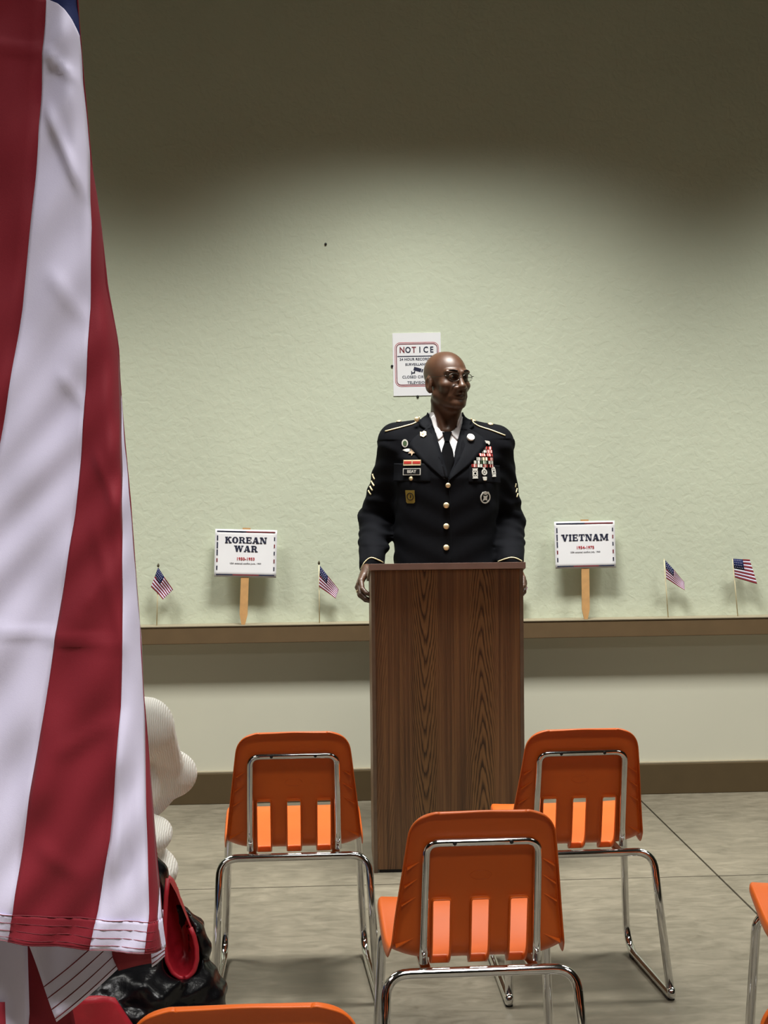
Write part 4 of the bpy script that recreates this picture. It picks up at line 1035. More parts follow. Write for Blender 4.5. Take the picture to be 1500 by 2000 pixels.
# ------------------------------------------------------------------ the speaker in uniform
MX, MY = 0.600, 6.150
man = thing('person', 'standing bald man in a dark dress uniform and glasses behind the lectern, looking aside', 'person', (MX, MY, 0))
L = lambda x, y, z: Vector((x - MX, y - MY, z))        # world -> local
SHL, SHR = L(0.405, 6.15, 1.580), L(0.795, 6.15, 1.578)
ELL, ELR = L(0.319, 6.255, 1.282), L(0.861, 6.245, 1.255)
WRL, WRR = L(0.290, 6.045, 1.112), L(0.846, 6.045, 1.112)
HEADC = Vector((0.004, -0.010, 1.838)); HEADR = Matrix.Rotation(radians(28), 3, 'Z') @ Matrix.Rotation(radians(-3), 3, 'X')
def man_body():
    xs = axis([(-0.42, -0.25, 0.0032), (-0.25, -0.125, 0.008), (-0.125, 0.14, 0.0032), (0.14, 0.215, 0.008), (0.215, 0.34, 0.0032)])
    ys = axis([(-0.30, 0.12, 0.0034), (0.12, 0.22, 0.008)])
    zs = axis([(0.0, 0.93, 0.012), (0.93, 1.16, 0.0032), (1.16, 1.66, 0.009), (1.66, 1.975, 0.0032)])
    Fd = Field(xs, ys, zs)
    # trunk and legs, kept inside the clothes
    Fd.loft([(0.92, 0, 0, 0.150, 0.095), (1.05, 0, 0, 0.160, 0.100), (1.20, 0, 0, 0.155, 0.095), (1.40, 0, 0.0, 0.165, 0.100), (1.54, 0, 0.01, 0.150, 0.085), (1.62, 0, 0.015, 0.07, 0.06)], 2.2, 0.02)
    Fd.cone((-0.12, 0.01, 1.585), (0.12, 0.01, 1.585), 0.05, 0.05, 0.04)
    for sx in (-1, 1):
        Fd.cone((sx * 0.085, 0, 0.98), (sx * 0.105, -0.01, 0.53), 0.085, 0.056, 0.03); Fd.cone((sx * 0.105, -0.01, 0.53), (sx * 0.11, 0.02, 0.10), 0.053, 0.040, 0.02)
        Fd.cone((sx * 0.11, 0.03, 0.055), (sx * 0.125, -0.15, 0.04), 0.040, 0.030, 0.02)
    for S, E_, W in ((SHL, ELL, WRL), (SHR, ELR, WRR)):
        Fd.cone(S, E_, 0.050, 0.040, 0.03); Fd.cone(E_, W, 0.040, 0.028, 0.015)
    # neck
    Fd.cone((-0.002, 0.022, 1.58), (0.002, 0.008, 1.77), 0.064, 0.058, 0.03)
    for sx in (-1, 1): Fd.cone((sx * 0.012, -0.050, 1.635), (sx * 0.055 + 0.01, -0.01, 1.76), 0.010, 0.012, 0.02)
    head(Fd, HEADC, HEADR, 0.985)
    # hands on the sides of the lectern: fingers down, index toward the room
    tl = make_hand(Fd, WRL + Vector((-0.019, -0.022, -0.014)), (-0.34, -0.62, -0.60), (0.93, -0.18, -0.25), (0.25, -0.70, 0.60), curl=(0.42, 0.55, 0.40), scale=1.03, thumb=(0.75, 0.35, 0.5))
    tr = make_hand(Fd, WRR + Vector((0.014, -0.022, -0.014)), (0.26, -0.64, -0.62), (-0.93, -0.18, -0.25), (-0.25, -0.70, 0.60), curl=(0.35, 0.50, 0.40), scale=0.97, thumb=(0.75, 0.35, 0.5))
    return Fd.mesh('body', man, M_skin), tl, tr
MBODY, TIPL, TIPR = man_body()
def jacket():
    xs = axis([(-0.42, -0.12, 0.0055), (-0.12, 0.12, 0.003), (0.12, 0.38, 0.0055)]); ys = axis([(-0.19, 0.22, 0.0042)]); zs = axis([(0.86, 1.55, 0.0055), (1.55, 1.76, 0.0028)])
    Fd = Field(xs, ys, zs)
    TOR = [(0.88, 0, 0.0, 0.215, 0.135), (1.00, 0, 0, 0.208, 0.130), (1.13, -0.009, 0, 0.203, 0.128), (1.22, -0.009, 0, 0.203, 0.126), (1.34, 0, -0.002, 0.208, 0.130),
           (1.45, 0, -0.004, 0.212, 0.132), (1.53, 0, 0.0, 0.205, 0.122), (1.60, 0, 0.008, 0.165, 0.098), (1.65, 0, 0.012, 0.10, 0.078)]
    Fd.loft(TOR, 2.5, 0.02)
    for sx, S, zo in ((-1, SHL, 1.607), (1, SHR, 1.592)):
        Fd.cone((sx * 0.055, 0.015, 1.632), (S.x + sx * 0.006, 0.008, zo), 0.060, 0.066, 0.030)
    for S, E_, W, sx in ((SHL, ELL, WRL, -1), (SHR, ELR, WRR, 1)):
        Fd.cone(S + Vector((sx * 0.003, 0, -0.005)), E_, 0.067, 0.064, 0.045)
        Fd.cone(E_, W + (W - E_).normalized() * -0.004, 0.064, 0.050, 0.034)
        # cloth folds round the elbow
        for k, (t, am) in enumerate(((0.72, 0.010), (0.86, 0.013), (0.98, 0.015))):
            p = S.lerp(E_, t); Fd.ell(p + Vector((sx * 0.004, -0.028, 0)), (0.058, 0.036, 0.013), 0.02)
        for t in (0.18, 0.40, 0.62):
            p = E_.lerp(W, t); Fd.ell(p + Vector((-sx * 0.006, -0.004, 0.004)), (0.061 - 0.010 * t, 0.050, 0.012), 0.022)
    # collar standing round the neck
    Fd.loft([(1.60, 0, 0.022, 0.100, 0.085), (1.66, 0, 0.022, 0.083, 0.078), (1.715, 0, 0.024, 0.072, 0.070)], 2.1, 0.025)
    # broad creases in the cloth
    sl, X, Y, Z = Fd.block((-0.5, -0.3, 0.8), (0.5, 0.3, 1.6))
    wr = 0.0022 * np.sin(95 * Z + 40 * X + 3 * np.sin(25 * Y)) * np.clip((np.abs(X) - 0.17) / 0.08, 0, 1) + 0.0012 * np.sin(60 * Z - 30 * np.abs(X))
    Fd.F[sl] += wr.astype(np.float32)
    # open front: V down to the top button, and the neck well
    def V(X, Y, Z):
        w = np.interp(Z, [1.440, 1.56, 1.66, 1.80], [-0.002, 0.048, 0.066, 0.074])
        d = np.abs(X - 0.0) - w
        back = Y - np.interp(Z, [1.44, 1.56, 1.62, 1.66, 1.75], [-0.095, -0.078, -0.050, 0.0, 0.10])
        return np.maximum(d, back)
    Fd.put((-0.09, -0.2, 1.43), (0.09, 0.12, 1.80), V, 0.004, True)
    Fd.ell((0, 0.018, 1.74), (0.066, 0.066, 0.10), 0.004, None, True)
    return Fd.mesh('jacket', man, M_navy)
JK = jacket()
def shirt():
    xs = axis([(-0.10, 0.10, 0.0026)]); ys = axis([(-0.15, 0.13, 0.003)]); zs = axis([(1.38, 1.75, 0.0028)])
    Fd = Field(xs, ys, zs)
    Fd.loft([(1.40, 0, 0.0, 0.10, 0.112), (1.50, 0, 0.0, 0.09, 0.108), (1.58, 0, 0.008, 0.085, 0.092), (1.64, 0, 0.018, 0.074, 0.078)], 2.2, 0.01)
    Fd.loft([(1.60, 0, 0.020, 0.074, 0.076), (1.66, 0, 0.016, 0.071, 0.074), (1.712, 0, 0.022, 0.068, 0.068)], 2.05, 0.01)
    Fd.cone((0, -0.035, 1.66), (0, -0.10, 1.80), 0.040, 0.075, 0.004, True)
    Fd.ell((0, 0.016, 1.76), (0.062, 0.062, 0.115), 0.004, None, True)
    return Fd.mesh('shirt', man, M_shirt)
SH = shirt()
bpy.context.view_layer.update()
def bvh_of(*obs):
    V = []; Pp = []
    for o in obs:
        b = len(V); V += [v.co.copy() for v in o.data.vertices]; Pp += [tuple(b + i for i in p.vertices) for p in o.data.polygons]
    return BVHTree.FromPolygons(V, Pp)
BV = bvh_of(JK); BVS = bvh_of(JK, SH)
OFF = Vector((MX, MY, 0))
def hit(px, py, bv=None, lift=0.0):
    """point of the uniform seen at a pixel, in the man's own frame"""
    d = ray(px, py).normalized(); o = CAMP - OFF
    loc, nr, i, dist = (bv or BV).ray_cast(o, d)
    if loc is None: loc = PY(px, py, MY - 0.05) - OFF; nr = Vector((0, -1, 0))
    if nr.dot(d) > 0: nr = -nr
    return loc + nr * lift, nr
def frame_at(px, py, lift=0.001, bv=None, roll=0.0):
    p, n = hit(px, py, bv, lift)
    up = Vector((0, 0, 1)); x = up.cross(n).normalized(); y = n.cross(x)
    return Matrix.Translation(p) @ Matrix((x, y, n)).transposed().to_4x4() @ Matrix.Rotation(roll, 4, 'Z')
PXM = 6.03 / 3000      # metres per photo pixel at the chest
def plate(name, px, py, polys, z0, z1, m, par=None, roll=0.0, bv=None, lift=0.0012, bevel=0.0):
    """flat badge: polygons in photo pixels around (px,py), y up"""
    M4 = frame_at(px, py, lift, bv, roll); bm = bmesh.new()
    for P in polys: poly_plate(bm, [(a * PXM, b * PXM) for a, b in P], z0, z1)
    bm.transform(M4); return bmobj(name, bm, par or JK, m)
def dome(name, px, py, r, m, par=None, h=None, seg=14, bv=None):
    r *= PXM; h = h or r * 0.55
    return lathe(name, [(r * 0.7, -0.001), (r, 0.0006), (r * 0.93, h * 0.45), (r * 0.7, h * 0.8), (r * 0.3, h)], par or JK, m, seg, frame_at(px, py, 0.0005, bv))
def rect(w, h, x=0, y=0): return [(x - w / 2, y - h / 2), (x + w / 2, y - h / 2), (x + w / 2, y + h / 2), (x - w / 2, y + h / 2)]
def circ(r, x=0, y=0, n=14, sy=1.0): return [(x + r * cos(2 * pi * k / n), y + r * sy * sin(2 * pi * k / n)) for k in range(n)]
def ring(ro, ri, x=0, y=0, n=16, sy=1.0):
    a, b = circ(ro, x, y, n, sy), circ(ri, x, y, n, sy); return [[a[k], a[(k + 1) % n], b[(k + 1) % n], b[k]] for k in range(n)]
def star(r, x=0, y=0, n=5, q=0.45, a0=pi / 2): return [(x + (r if k % 2 == 0 else r * q) * cos(a0 + k * pi / n), y + (r if k % 2 == 0 else r * q) * sin(a0 + k * pi / n)) for k in range(2 * n)]
def cloth_patch(name, pix, m, par, lift, bv=None, th=0.003, dens=6):
    """sheet of cloth lying on the uniform: pix = two polylines (left edge, right edge) in photo pixels"""
    A, B = pix; n = 14
    def res(Pl, t):
        d = [0]
        for a, b in zip(Pl, Pl[1:]): d.append(d[-1] + math.hypot(b[0] - a[0], b[1] - a[1]))
        return np.interp(t * d[-1], d, [p[0] for p in Pl]), np.interp(t * d[-1], d, [p[1] for p in Pl])
    V = []
    for j in range(n + 1):
        a, b = res(A, j / n), res(B, j / n)
        for i in range(dens + 1):
            x = a[0] + (b[0] - a[0]) * i / dens; y = a[1] + (b[1] - a[1]) * i / dens
            V.append(hit(x, y, bv, lift)[0])
    Fc = [(r * (dens + 1) + i, r * (dens + 1) + i + 1, (r + 1) * (dens + 1) + i + 1, (r + 1) * (dens + 1) + i) for r in range(n) for i in range(dens)]
    V = [Vector(v) for v in V]; w_ = dens + 1
    for _ in range(5):      # relax the sheet so that it lies smoothly
        W = [v.copy() for v in V]
        for j in range(n + 1):
            for i in range(w_):
                nb = [W[jj * w_ + ii] for jj, ii in ((j - 1, i), (j + 1, i), (j, i - 1), (j, i + 1)) if 0 <= jj <= n and 0 <= ii < w_]
                V[j * w_ + i].y = 0.45 * W[j * w_ + i].y + 0.55 * min(W[j * w_ + i].y + 0.002, sum(q.y for q in nb) / len(nb))
    o = mesh(name, V, Fc, par, m, True); md = o.modifiers.new('s', 'SOLIDIFY'); md.thickness = th; md.offset = 0; bake(o); return o
def cord(name, pix, r, m, par=None, bv=None, lift=0.001, n=24, flat=1.0):
    d = [0]
    for a, b in zip(pix, pix[1:]): d.append(d[-1] + math.hypot(b[0] - a[0], b[1] - a[1]))
    P = [hit(np.interp(t * d[-1], d, [p[0] for p in pix]), np.interp(t * d[-1], d, [p[1] for p in pix]), bv, lift)[0] for t in np.linspace(0, 1, n)]
    for _ in range(2): P = [P[0]] + [(P[i - 1] + P[i] * 2 + P[i + 1]) / 4 for i in range(1, len(P) - 1)] + [P[-1]]
    return tube(name, P, r, par or JK, m, 6, flat)
def uniform():
    # shirt collar wings and tie
    for A, B in (([(843, 815), (847, 832), (857, 862)], [(848, 811), (859, 836), (872, 846)]), ([(900, 813), (892, 836), (879, 846)], [(904, 818), (902, 838), (893, 862)])):
        cloth_patch('collar_wing', (A, B), M_shirt, SH, 0.0035, bv_neck, 0.0025)
    knot = cloth_patch('tie_knot', ([(864, 845), (867, 855), (869, 864)], [(882, 845), (879, 855), (877, 864)]), M_tie, SH, 0.006, bv_neck, 0.008)
    cloth_patch('tie', ([(869, 862), (863, 880), (861, 900), (866, 925), (871, 936)], [(877, 862), (884, 880), (887, 900), (881, 922), (875, 936)]), M_tie, SH, 0.0035, BVS, 0.004)
    # lapels: collar leaf and lapel leaf, each side
    cloth_patch('lapel', ([(832, 838), (806, 858), (797, 870), (822, 898), (868, 937)], [(846, 826), (853, 858), (861, 884), (868, 910), (875, 936)]), M_navy2, JK, 0.0042, BV, 0.0030)
    cloth_patch('lapel', ([(902, 830), (893, 862), (885, 895), (876, 934)], [(915, 838), (944, 856), (951, 870), (918, 908), (877, 939)]), M_navy2, JK, 0.0042, BV, 0.0030)
    cloth_patch('collar_leaf', ([(836, 811), (823, 820), (818, 830), (832, 840)], [(841, 811), (842, 820), (845, 828), (848, 838)]), M_navy2, JK, 0.0045, BV, 0.0032, 4)
    cloth_patch('collar_leaf', ([(906, 823), (905, 828), (903, 833), (900, 839)], [(916, 823), (922, 827), (926, 832), (914, 842)]), M_navy2, JK, 0.0045, BV, 0.0032, 4)
    # front closure edge and breast pocket flaps
    cord('front_edge', [(876, 938), (880, 990), (881, 1050), (881, 1100)], 0.0016, M_navy2, None, None, 0.0004, 20)
    for x0, x1, y0, y1 in ((770, 840, 905, 940), (916, 974, 908, 942)):
        cloth_patch('pocket_flap', ([(x0, y0), (x0 - 1, y1)], [(x1, y0 + 1), (x1 + 1, y1 + 1)]), M_navy2, JK, 0.0030, BV, 0.0030)
    # buttons
    for x, y, r in ((875, 948, 5.2), (871.5, 987, 6), (871.5, 1028, 6), (871.5, 1069.5, 6)): dome('button', x, y, r, M_gold)
    for x, y in ((803, 934.5), (947, 935)): dome('pocket_button', x, y, 4.5, M_gold)
    # shoulder straps with piping and buttons
    for sx, P in ((-1, [(753, 843), (780, 836), (806, 829), (818, 823), (819, 815)]), (1, [(986, 851), (960, 841), (934, 833), (923, 826), (920, 818)])):
        cord('shoulder_piping', P, 0.0028, M_goldcloth, None, None, 0.003, 28, 1.0)
    for x, y, r in ((779, 824, 5.6), (814, 819, 5.2), (925, 822, 5.0), (958, 829, 5.6)): dome('strap_button', x, y, r, M_gold)
    # cuff braid
    cord('cuff_braid', [(705, 1111), (712, 1098), (720, 1090.5), (726, 1088.5), (733, 1091), (744, 1096), (751, 1101)], 0.0024, M_goldcloth, None, None, 0.001, 26)
    cord('cuff_braid', [(973, 1097), (984, 1092.5), (996, 1089), (1004, 1089), (1012, 1092), (1019, 1096)], 0.0024, M_goldcloth, None, None, 0.001, 26)
    # rank chevrons, seen edge-on at the sleeves
    for pts in ([(728, 926), (732, 936)], [(726, 940), (731, 949)], [(723, 950), (728, 958)], [(720, 958), (725, 966)]):
        cord('chevron', [pts[0], ((pts[0][0] + pts[1][0]) / 2 - 0.5, (pts[0][1] + pts[1][1]) / 2), pts[1]], 0.0034, M_goldcloth, None, None, 0.001, 8)
    for pts in ([(1007.5, 944), (1006, 952)], [(1009.5, 954), (1007.5, 962)], [(1011, 964), (1009, 971)]):
        cord('chevron', [pts[0], pts[1]], 0.0026, M_goldcloth, None, None, 0.001, 6)
    # lapel insignia
    o = plate('lapel_insignia', 827, 850, [[(-6, 5), (-2, 4), (1, 7), (6, 5), (7, -2), (2, -7), (-5, -4)]], 0.004, 0.0095, M_gold)
    plate('star', 827, 850, [star(3.4)], 0.0095, 0.011, M_bronze, o)
    o = plate('lapel_disc', 918, 857, [circ(7.6)], 0.004, 0.0125, M_whiteplastic)
    # wearer's right side: badge, wings and star, unit ribbon, name plate, recruiter-style badge
    o = plate('oval_badge', 790.5, 866, [circ(6.4, 0, 0, 16, 1.25)], 0.001, 0.003, M_silver_p); plate('green_field', 790.5, 866, [circ(4.0, 0, 0, 14, 1.3)], 0.003, 0.0042, M_greenrib, o)
    o = plate('parachute_wings', 800, 881, [[(-16, 3), (-4, 4.5), (6, 4), (9, 1.5), (-2, 0.5), (-14, 1)], [(-12, 0), (0, 0), (4, -2), (-6, -2)]], 0.001, 0.003, M_silver_p)
    plate('bronze_star', 806, 884, [star(9, 0, 0, 5, 0.42, -pi / 2)], 0.003, 0.0045, M_bronze, o)
    o = plate('unit_ribbon', 806, 904, [rect(36, 11)], 0.0035, 0.0055, M_creamrib)
    for x in (-9.2, 9.2): plate('red_band', 806, 904, [rect(16, 5.2, x, 0.2)], 0.0055, 0.0066, M_redrib, o)
    for x in (-17.6, 0, 17.6): plate('gold_edge', 806, 904, [rect(1.2, 11.4, x)], 0.0055, 0.0064, M_gold, o)
    o = plate('name_plate', 805.5, 921.5, [rect(37.5, 13.5)], 0.0042, 0.0062, M_silver_p)
    plate('black_field', 805.5, 921.5, [rect(34.5, 10.5)], 0.0062, 0.0068, M_plate, o)
    text_mesh('lettering', 'BEAY', 0.0165, 0.0003, 0.0004, o, M_silver_p, 1.0, frame_at(805.5, 921.5, 0.0012) @ Matrix.Translation((0, 0, 0.0074)))
    o = plate('square_badge', 802, 970, [[(-9.5, -10.5), (-7, -13), (7, -13), (9.5, -10.5), (10, 12.5), (-10, 12.5)]], 0.001, 0.003, M_olivegold)
    plate('raised_ring', 802, 969, ring(7.6, 6.2, 0, -0.5), 0.003, 0.0040, M_black, o); plate('flame', 802, 969, [[(-0.6, -3), (1.2, -3), (2, 1), (0.8, 4), (0.2, 0)]], 0.003, 0.0042, M_black, o)
    # ribbon rack: rows of ribbons, lapel side cut in steps
    cols = [M_grayrib, M_silver_p, M_grayrib, M_creamrib, M_redrib, M_greenrib]
    rows = [(876, 944, 960), (883, 939, 961), (890, 934, 962), (897, 929, 962.5), (903.5, 924, 963), (910, 920, 963)]
    for k, (y, xa, xb) in enumerate(rows):
        nrb = (1, 2, 2, 3, 3, 4)[k]; wd = (xb - xa) / nrb
        for i in range(nrb):
            cx = xa + (i + 0.5) * wd
            base = plate('ribbon', cx, y, [rect(wd * 0.95, 6.2)], 0.0035, 0.0055, (M_redrib if i == nrb - 1 and k != 4 else cols[(k * 2 + i * 3) % 6]), None, radians(-2))
            sub = [cols[(k + i + q + 1) % 6] for q in range(3)]
            for q, xx in enumerate((-0.30, 0.0, 0.30)):
                plate('stripe', cx, y, [rect(wd * 0.13, 6.2, wd * xx)], 0.0055, 0.0062, (M_silver_p, M_tie, M_whiteplastic, M_grayrib)[(k + i + q) % 4], base, radians(-2))
    o = plate('combat_badge', 948, 866, [[(-9, 0), (-8, 3.5), (0, 5.5), (8, 4), (9, 0), (7, -4), (5, -1), (-1, 1), (-6, -1)]], 0.002, 0.004, M_silver_p)
    # three qualification badges under the rack
    for i, (x, y) in enumerate(((927, 925), (944.5, 924.5), (962, 922))):
        if i == 1:
            o = plate('qualification_badge', x, y, [[(-5, -7), (5, -7), (4, -14), (-3, -14)]], 0.0045, 0.006, M_silver_p); plate('top_bar', x, y, [[(-3, 12), (3, 12), (2, 8), (-2, 8)]], 0.0045, 0.006, M_silver_p, o)
            plate('wreath', x, y, ring(6.2, 3.6, 0, 2), 0.0045, 0.0065, M_silver_p, o); plate('target', x, y, [circ(2.2, 0, 2, 8)], 0.0045, 0.0065, M_silver_p, o)
        else:
            o = plate('qualification_badge', x, y, [[(-6, 10), (6, 10), (4, 5), (-4, 5)]], 0.0045, 0.006, M_silver_p)
            plate('lower_bar', x, y, [[(-6, -10), (6, -10), (4, -5), (-4, -5)]], 0.0045, 0.006, M_silver_p, o)
            plate('wreath', x, y, ring(4.2, 2.4, 0, 0, 10), 0.0045, 0.0062, M_silver_p, o)
            for q in (-4.6, 4.6): plate('side_bar', x, y, [rect(2, 12, q)], 0.0045, 0.006, M_silver_p, o)
    o = plate('wreathed_badge', 947, 971.5, ring(12, 9.6), 0.001, 0.0035, M_silver_p)
    plate('eagle', 947, 971.5, [star(7.5, 0, -1, 4, 0.5, pi / 4), [(-9, 8), (0, 5), (9, 8), (7, 11), (-7, 11)]], 0.001, 0.0032, M_silver_p, o)
    # sleeve cuffs' dark lower band is part of the jacket; trousers and shoes
    xs = axis([(-0.26, 0.26, 0.011)]); Fd = Field(xs, axis([(-0.17, 0.17, 0.011)]), axis([(0.04, 1.05, 0.012)]))
    Fd.loft([(0.86, 0, 0, 0.19, 0.12), (1.03, 0, 0, 0.185, 0.115)], 2.4, 0.03)
    for sx in (-1, 1):
        Fd.cone((sx * 0.092, 0, 0.93), (sx * 0.107, -0.008, 0.50), 0.104, 0.078, 0.03); Fd.cone((sx * 0.107, -0.008, 0.50), (sx * 0.112, 0.015, 0.10), 0.078, 0.072, 0.03)
    Fd.mesh('trousers', man, M_navy)
    for sx in (-1, 1):
        Fd = Field(axis([(-0.24, 0.24, 0.007)]), axis([(-0.24, 0.12, 0.008)]), axis([(-0.01, 0.13, 0.006)]))
        Fd.ell((sx * 0.122, -0.115, 0.036), (0.048, 0.105, 0.036), 0.02); Fd.ell((sx * 0.113, 0.02, 0.045), (0.042, 0.07, 0.055), 0.02)
        Fd.put((-0.3, -0.3, -0.03), (0.3, 0.2, 0.0), lambda X, Y, Z: Z - 0.0005 + 0 * X * Y, 0.001, True)
        Fd.mesh('shoe', man, M_shoe)
    # eyes
    HM = lambda x, y, z: HEADC + HEADR @ (Vector((x, y, z)) * 0.985)
    for sx in (-1, 1):
        c = HM(sx * 0.031, -0.0835, 0.0050); q = HEADR @ Vector((0.10, -1, 0)).normalized()
        Z_ = q; X_ = Z_.orthogonal().normalized(); Y_ = Z_.cross(X_); fm = Matrix.Translation(c) @ Matrix((X_, Y_, Z_)).transposed().to_4x4()
        e = lathe('eye', [(0.0116 * sin(a), 0.0116 * cos(a)) for a in np.linspace(pi * 0.55, 0.05, 9)], man, M_eye, 16, fm)
        lathe('iris', [(0.0060, 0.0097), (0.0052, 0.0110), (0.003, 0.0119), (0.001, 0.0121)], e, M_iris, 12, fm)
        # brow hair
        br = [HM(sx * x, y, z) for x, y, z in ((0.055, -0.0800, 0.0265), (0.045, -0.0905, 0.0325), (0.030, -0.1000, 0.0325), (0.015, -0.1055, 0.0285))]
        tube('eyebrow', fillet(br, 0.01, 3), [0.0012, 0.0022, 0.0026, 0.0026] + [0.0026] * 20, man, M_brow, 6)
    # moustache shadow and glasses
    g = None
    rim_pts = []
    for sx in (-1, 1):
        P = [HM(sx * 0.033 + 0.0245 * cos(a), -0.1085 + 0.010 * ((sx * 0.033 + 0.0245 * cos(a)) / 0.06) ** 2, 0.003 + 0.0145 * sin(a) * (1 if sin(a) > 0 else 1.1)) for a in np.linspace(0, 2 * pi, 29)]
        if g is None: g = tube('glasses', P, 0.0011, man, M_wire, 6)
        else: tube('rim', P, 0.0011, g, M_wire, 6)
        ctr = sum(P[:-1], Vector()) / (len(P) - 1); V = [ctr] + P[:-1]; k = len(P) - 1
        o = mesh('lens', V, [(0, 1 + i, 1 + (i + 1) % k) for i in range(k)], g, M_lens, True)
        hinge = HM(sx * 0.0575, -0.100, 0.008)
        tube('temple', [hinge, HM(sx * 0.070, -0.093, 0.009), HM(sx * 0.0785, -0.06, 0.009), HM(sx * 0.0815, 0.0, 0.012), HM(sx * 0.080, 0.022, 0.004)], 0.0011, g, M_wire, 6)
        tube('nose_pad', [HM(sx * 0.010, -0.107, 0.002), HM(sx * 0.0105, -0.102, -0.004)], 0.0012, g, M_wire, 6)
    tube('bridge', [HM(-0.009, -0.1085, 0.007), HM(0, -0.112, 0.010), HM(0.009, -0.1085, 0.007)], 0.0011, g, M_wire, 6)
    # ring on the ring finger of the hand at the ledge side
    a, b = TIPL[2][0], TIPL[2][1]; d = (b - a).normalized(); c = a.lerp(b, 0.55)
    x = d.orthogonal().normalized(); y = d.cross(x)
    P = [c + (x * cos(q) + y * sin(q)) * 0.0102 for q in np.linspace(0, 2 * pi, 21)]
    tube('ring', P, 0.0022, man, M_gold, 8)
    # finger nails
    for T in (TIPL, TIPR):
        for f in T[:3]:
            pass
bv_neck = BVS
uniform()

# ------------------------------------------------------------------ the seated listener and the coat on the chair
PX_, PY_ = -0.496, 3.330
lis = thing('person', 'seated person in a white ribbed knit sweater and jeans, mostly hidden behind the large flag', 'person', (PX_, PY_, 0))
def listener():
    sh = {-1: Vector((-0.165, 0.03, 0.945)), 1: Vector((0.160, 0.03, 0.945))}
    el = {-1: Vector((-0.20, 0.17, 0.80)), 1: Vector((0.186, 0.215, 0.797))}
    wr = {-1: Vector((-0.08, 0.36, 0.66)), 1: Vector((0.085, 0.36, 0.66))}
    hip = {-1: Vector((-0.075, 0.0, 0.505)), 1: Vector((0.075, 0.0, 0.505))}
    kn = {-1: Vector((-0.10, 0.43, 0.475)), 1: Vector((0.10, 0.43, 0.475))}
    an = {-1: Vector((-0.11, 0.47, 0.09)), 1: Vector((0.11, 0.47, 0.09))}
    HC = Vector((0.0, 0.055, 1.165))
    Fd = Field(axis([(-0.27, -0.12, 0.008), (-0.12, 0.13, 0.0038), (0.13, 0.27, 0.008)]), axis([(-0.14, 0.24, 0.006), (0.24, 0.52, 0.0045), (0.52, 0.68, 0.009)]), axis([(0.0, 0.55, 0.010), (0.55, 0.70, 0.0042), (0.70, 1.03, 0.010), (1.03, 1.30, 0.0045)]))
    Fd.loft([(0.47, 0, 0, 0.145, 0.10), (0.56, 0, 0, 0.15, 0.10), (0.70, 0, 0.01, 0.125, 0.085), (0.86, 0, 0.02, 0.145, 0.09), (0.97, 0, 0.025, 0.11, 0.06)], 2.2, 0.03)
    Fd.cone((0, 0.03, 0.95), (0, 0.045, 1.10), 0.05, 0.046, 0.03)
    head(Fd, HC, Matrix.Rotation(radians(176), 3, 'Z'), 0.93)
    for s in (-1, 1):
        Fd.cone(sh[s], el[s], 0.042, 0.034, 0.03); Fd.cone(el[s], wr[s], 0.034, 0.024, 0.015)
        Fd.cone(hip[s], kn[s], 0.070, 0.054, 0.03); Fd.cone(kn[s], an[s], 0.052, 0.036, 0.02); Fd.cone(an[s] + Vector((0, -0.01, -0.03)), an[s] + Vector((0, 0.16, -0.05)), 0.036, 0.028, 0.02)
        make_hand(Fd, wr[s], (-s * 0.5, 0.8, -0.25), (0, -0.2, -1), (-s * 0.85, -0.5, 0), scale=0.9, curl=(0.25, 0.4, 0.3))
    Fd.mesh('body', lis, M_skin2)
    # hair, with a bun line at the nape
    Fh = Field(axis([(-0.11, 0.11, 0.006)]), axis([(-0.10, 0.19, 0.006)]), axis([(1.0, 1.30, 0.006)]))
    Fh.ell(HC + Vector((0, -0.018, 0.034)), (0.082, 0.100, 0.088), 0.02); Fh.cone(HC + Vector((0, -0.075, 0.0)), HC + Vector((0, -0.075, -0.13)), 0.062, 0.045, 0.03)
    Fh.put((-0.12, 0.02, 1.0), (0.12, 0.25, 1.23), lambda X, Y, Z: np.maximum(0.055 + 0 * X - (Y - HC.y), (Z - HC.z) - 0.055) * 1.0 if False else np.maximum((HC.y + 0.045) - Y, Z - HC.z - 0.050) + 0 * X, 0.01, True)
    sl, X, Y, Z = Fh.block((-1, -1, 0), (1, 1, 2)); Fh.F[sl] += (0.002 * np.sin(160 * X + 6 * np.sin(30 * Z))).astype(np.float32)
    Fh.mesh('hair', lis, M_hair)
    # sweater
    Fs = Field(axis([(-0.30, 0.29, 0.006)]), axis([(-0.16, 0.42, 0.0065)]), axis([(0.55, 1.05, 0.006)]))
    Fs.loft([(0.59, 0.01, 0, 0.205, 0.125), (0.66, 0.01, 0, 0.206, 0.125), (0.74, 0, 0.01, 0.165, 0.112), (0.86, 0, 0.02, 0.165, 0.112), (0.955, 0, 0.025, 0.130, 0.078), (1.01, 0, 0.030, 0.065, 0.055)], 2.2, 0.03)
    for s in (-1, 1):
        Fs.cone(Vector((s * 0.06, 0.03, 0.972)), sh[s], 0.050, 0.062, 0.03); Fs.cone(sh[s], el[s], 0.060, 0.050, 0.012); Fs.cone(el[s], wr[s] + (el[s] - wr[s]).normalized() * 0.02, 0.060, 0.034, 0.02)
        Fs.ell(el[s] + Vector((s * 0.018, -0.01, 0.004)), (0.052, 0.060, 0.050), 0.012)
        Fs.ell(sh[s].lerp(el[s], 0.50) + Vector((-s * 0.022, -0.055, -0.070)), (0.034, 0.045, 0.062), 0.008)
    Fs.ell((0.165, -0.02, 0.716), (0.054, 0.10, 0.036), 0.012); Fs.ell((0.180, -0.02, 0.638), (0.050, 0.11, 0.034), 0.012)
    Fs.cone((0, 0.04, 1.00), (0, 0.05, 1.10), 0.052, 0.060, 0.004, True)
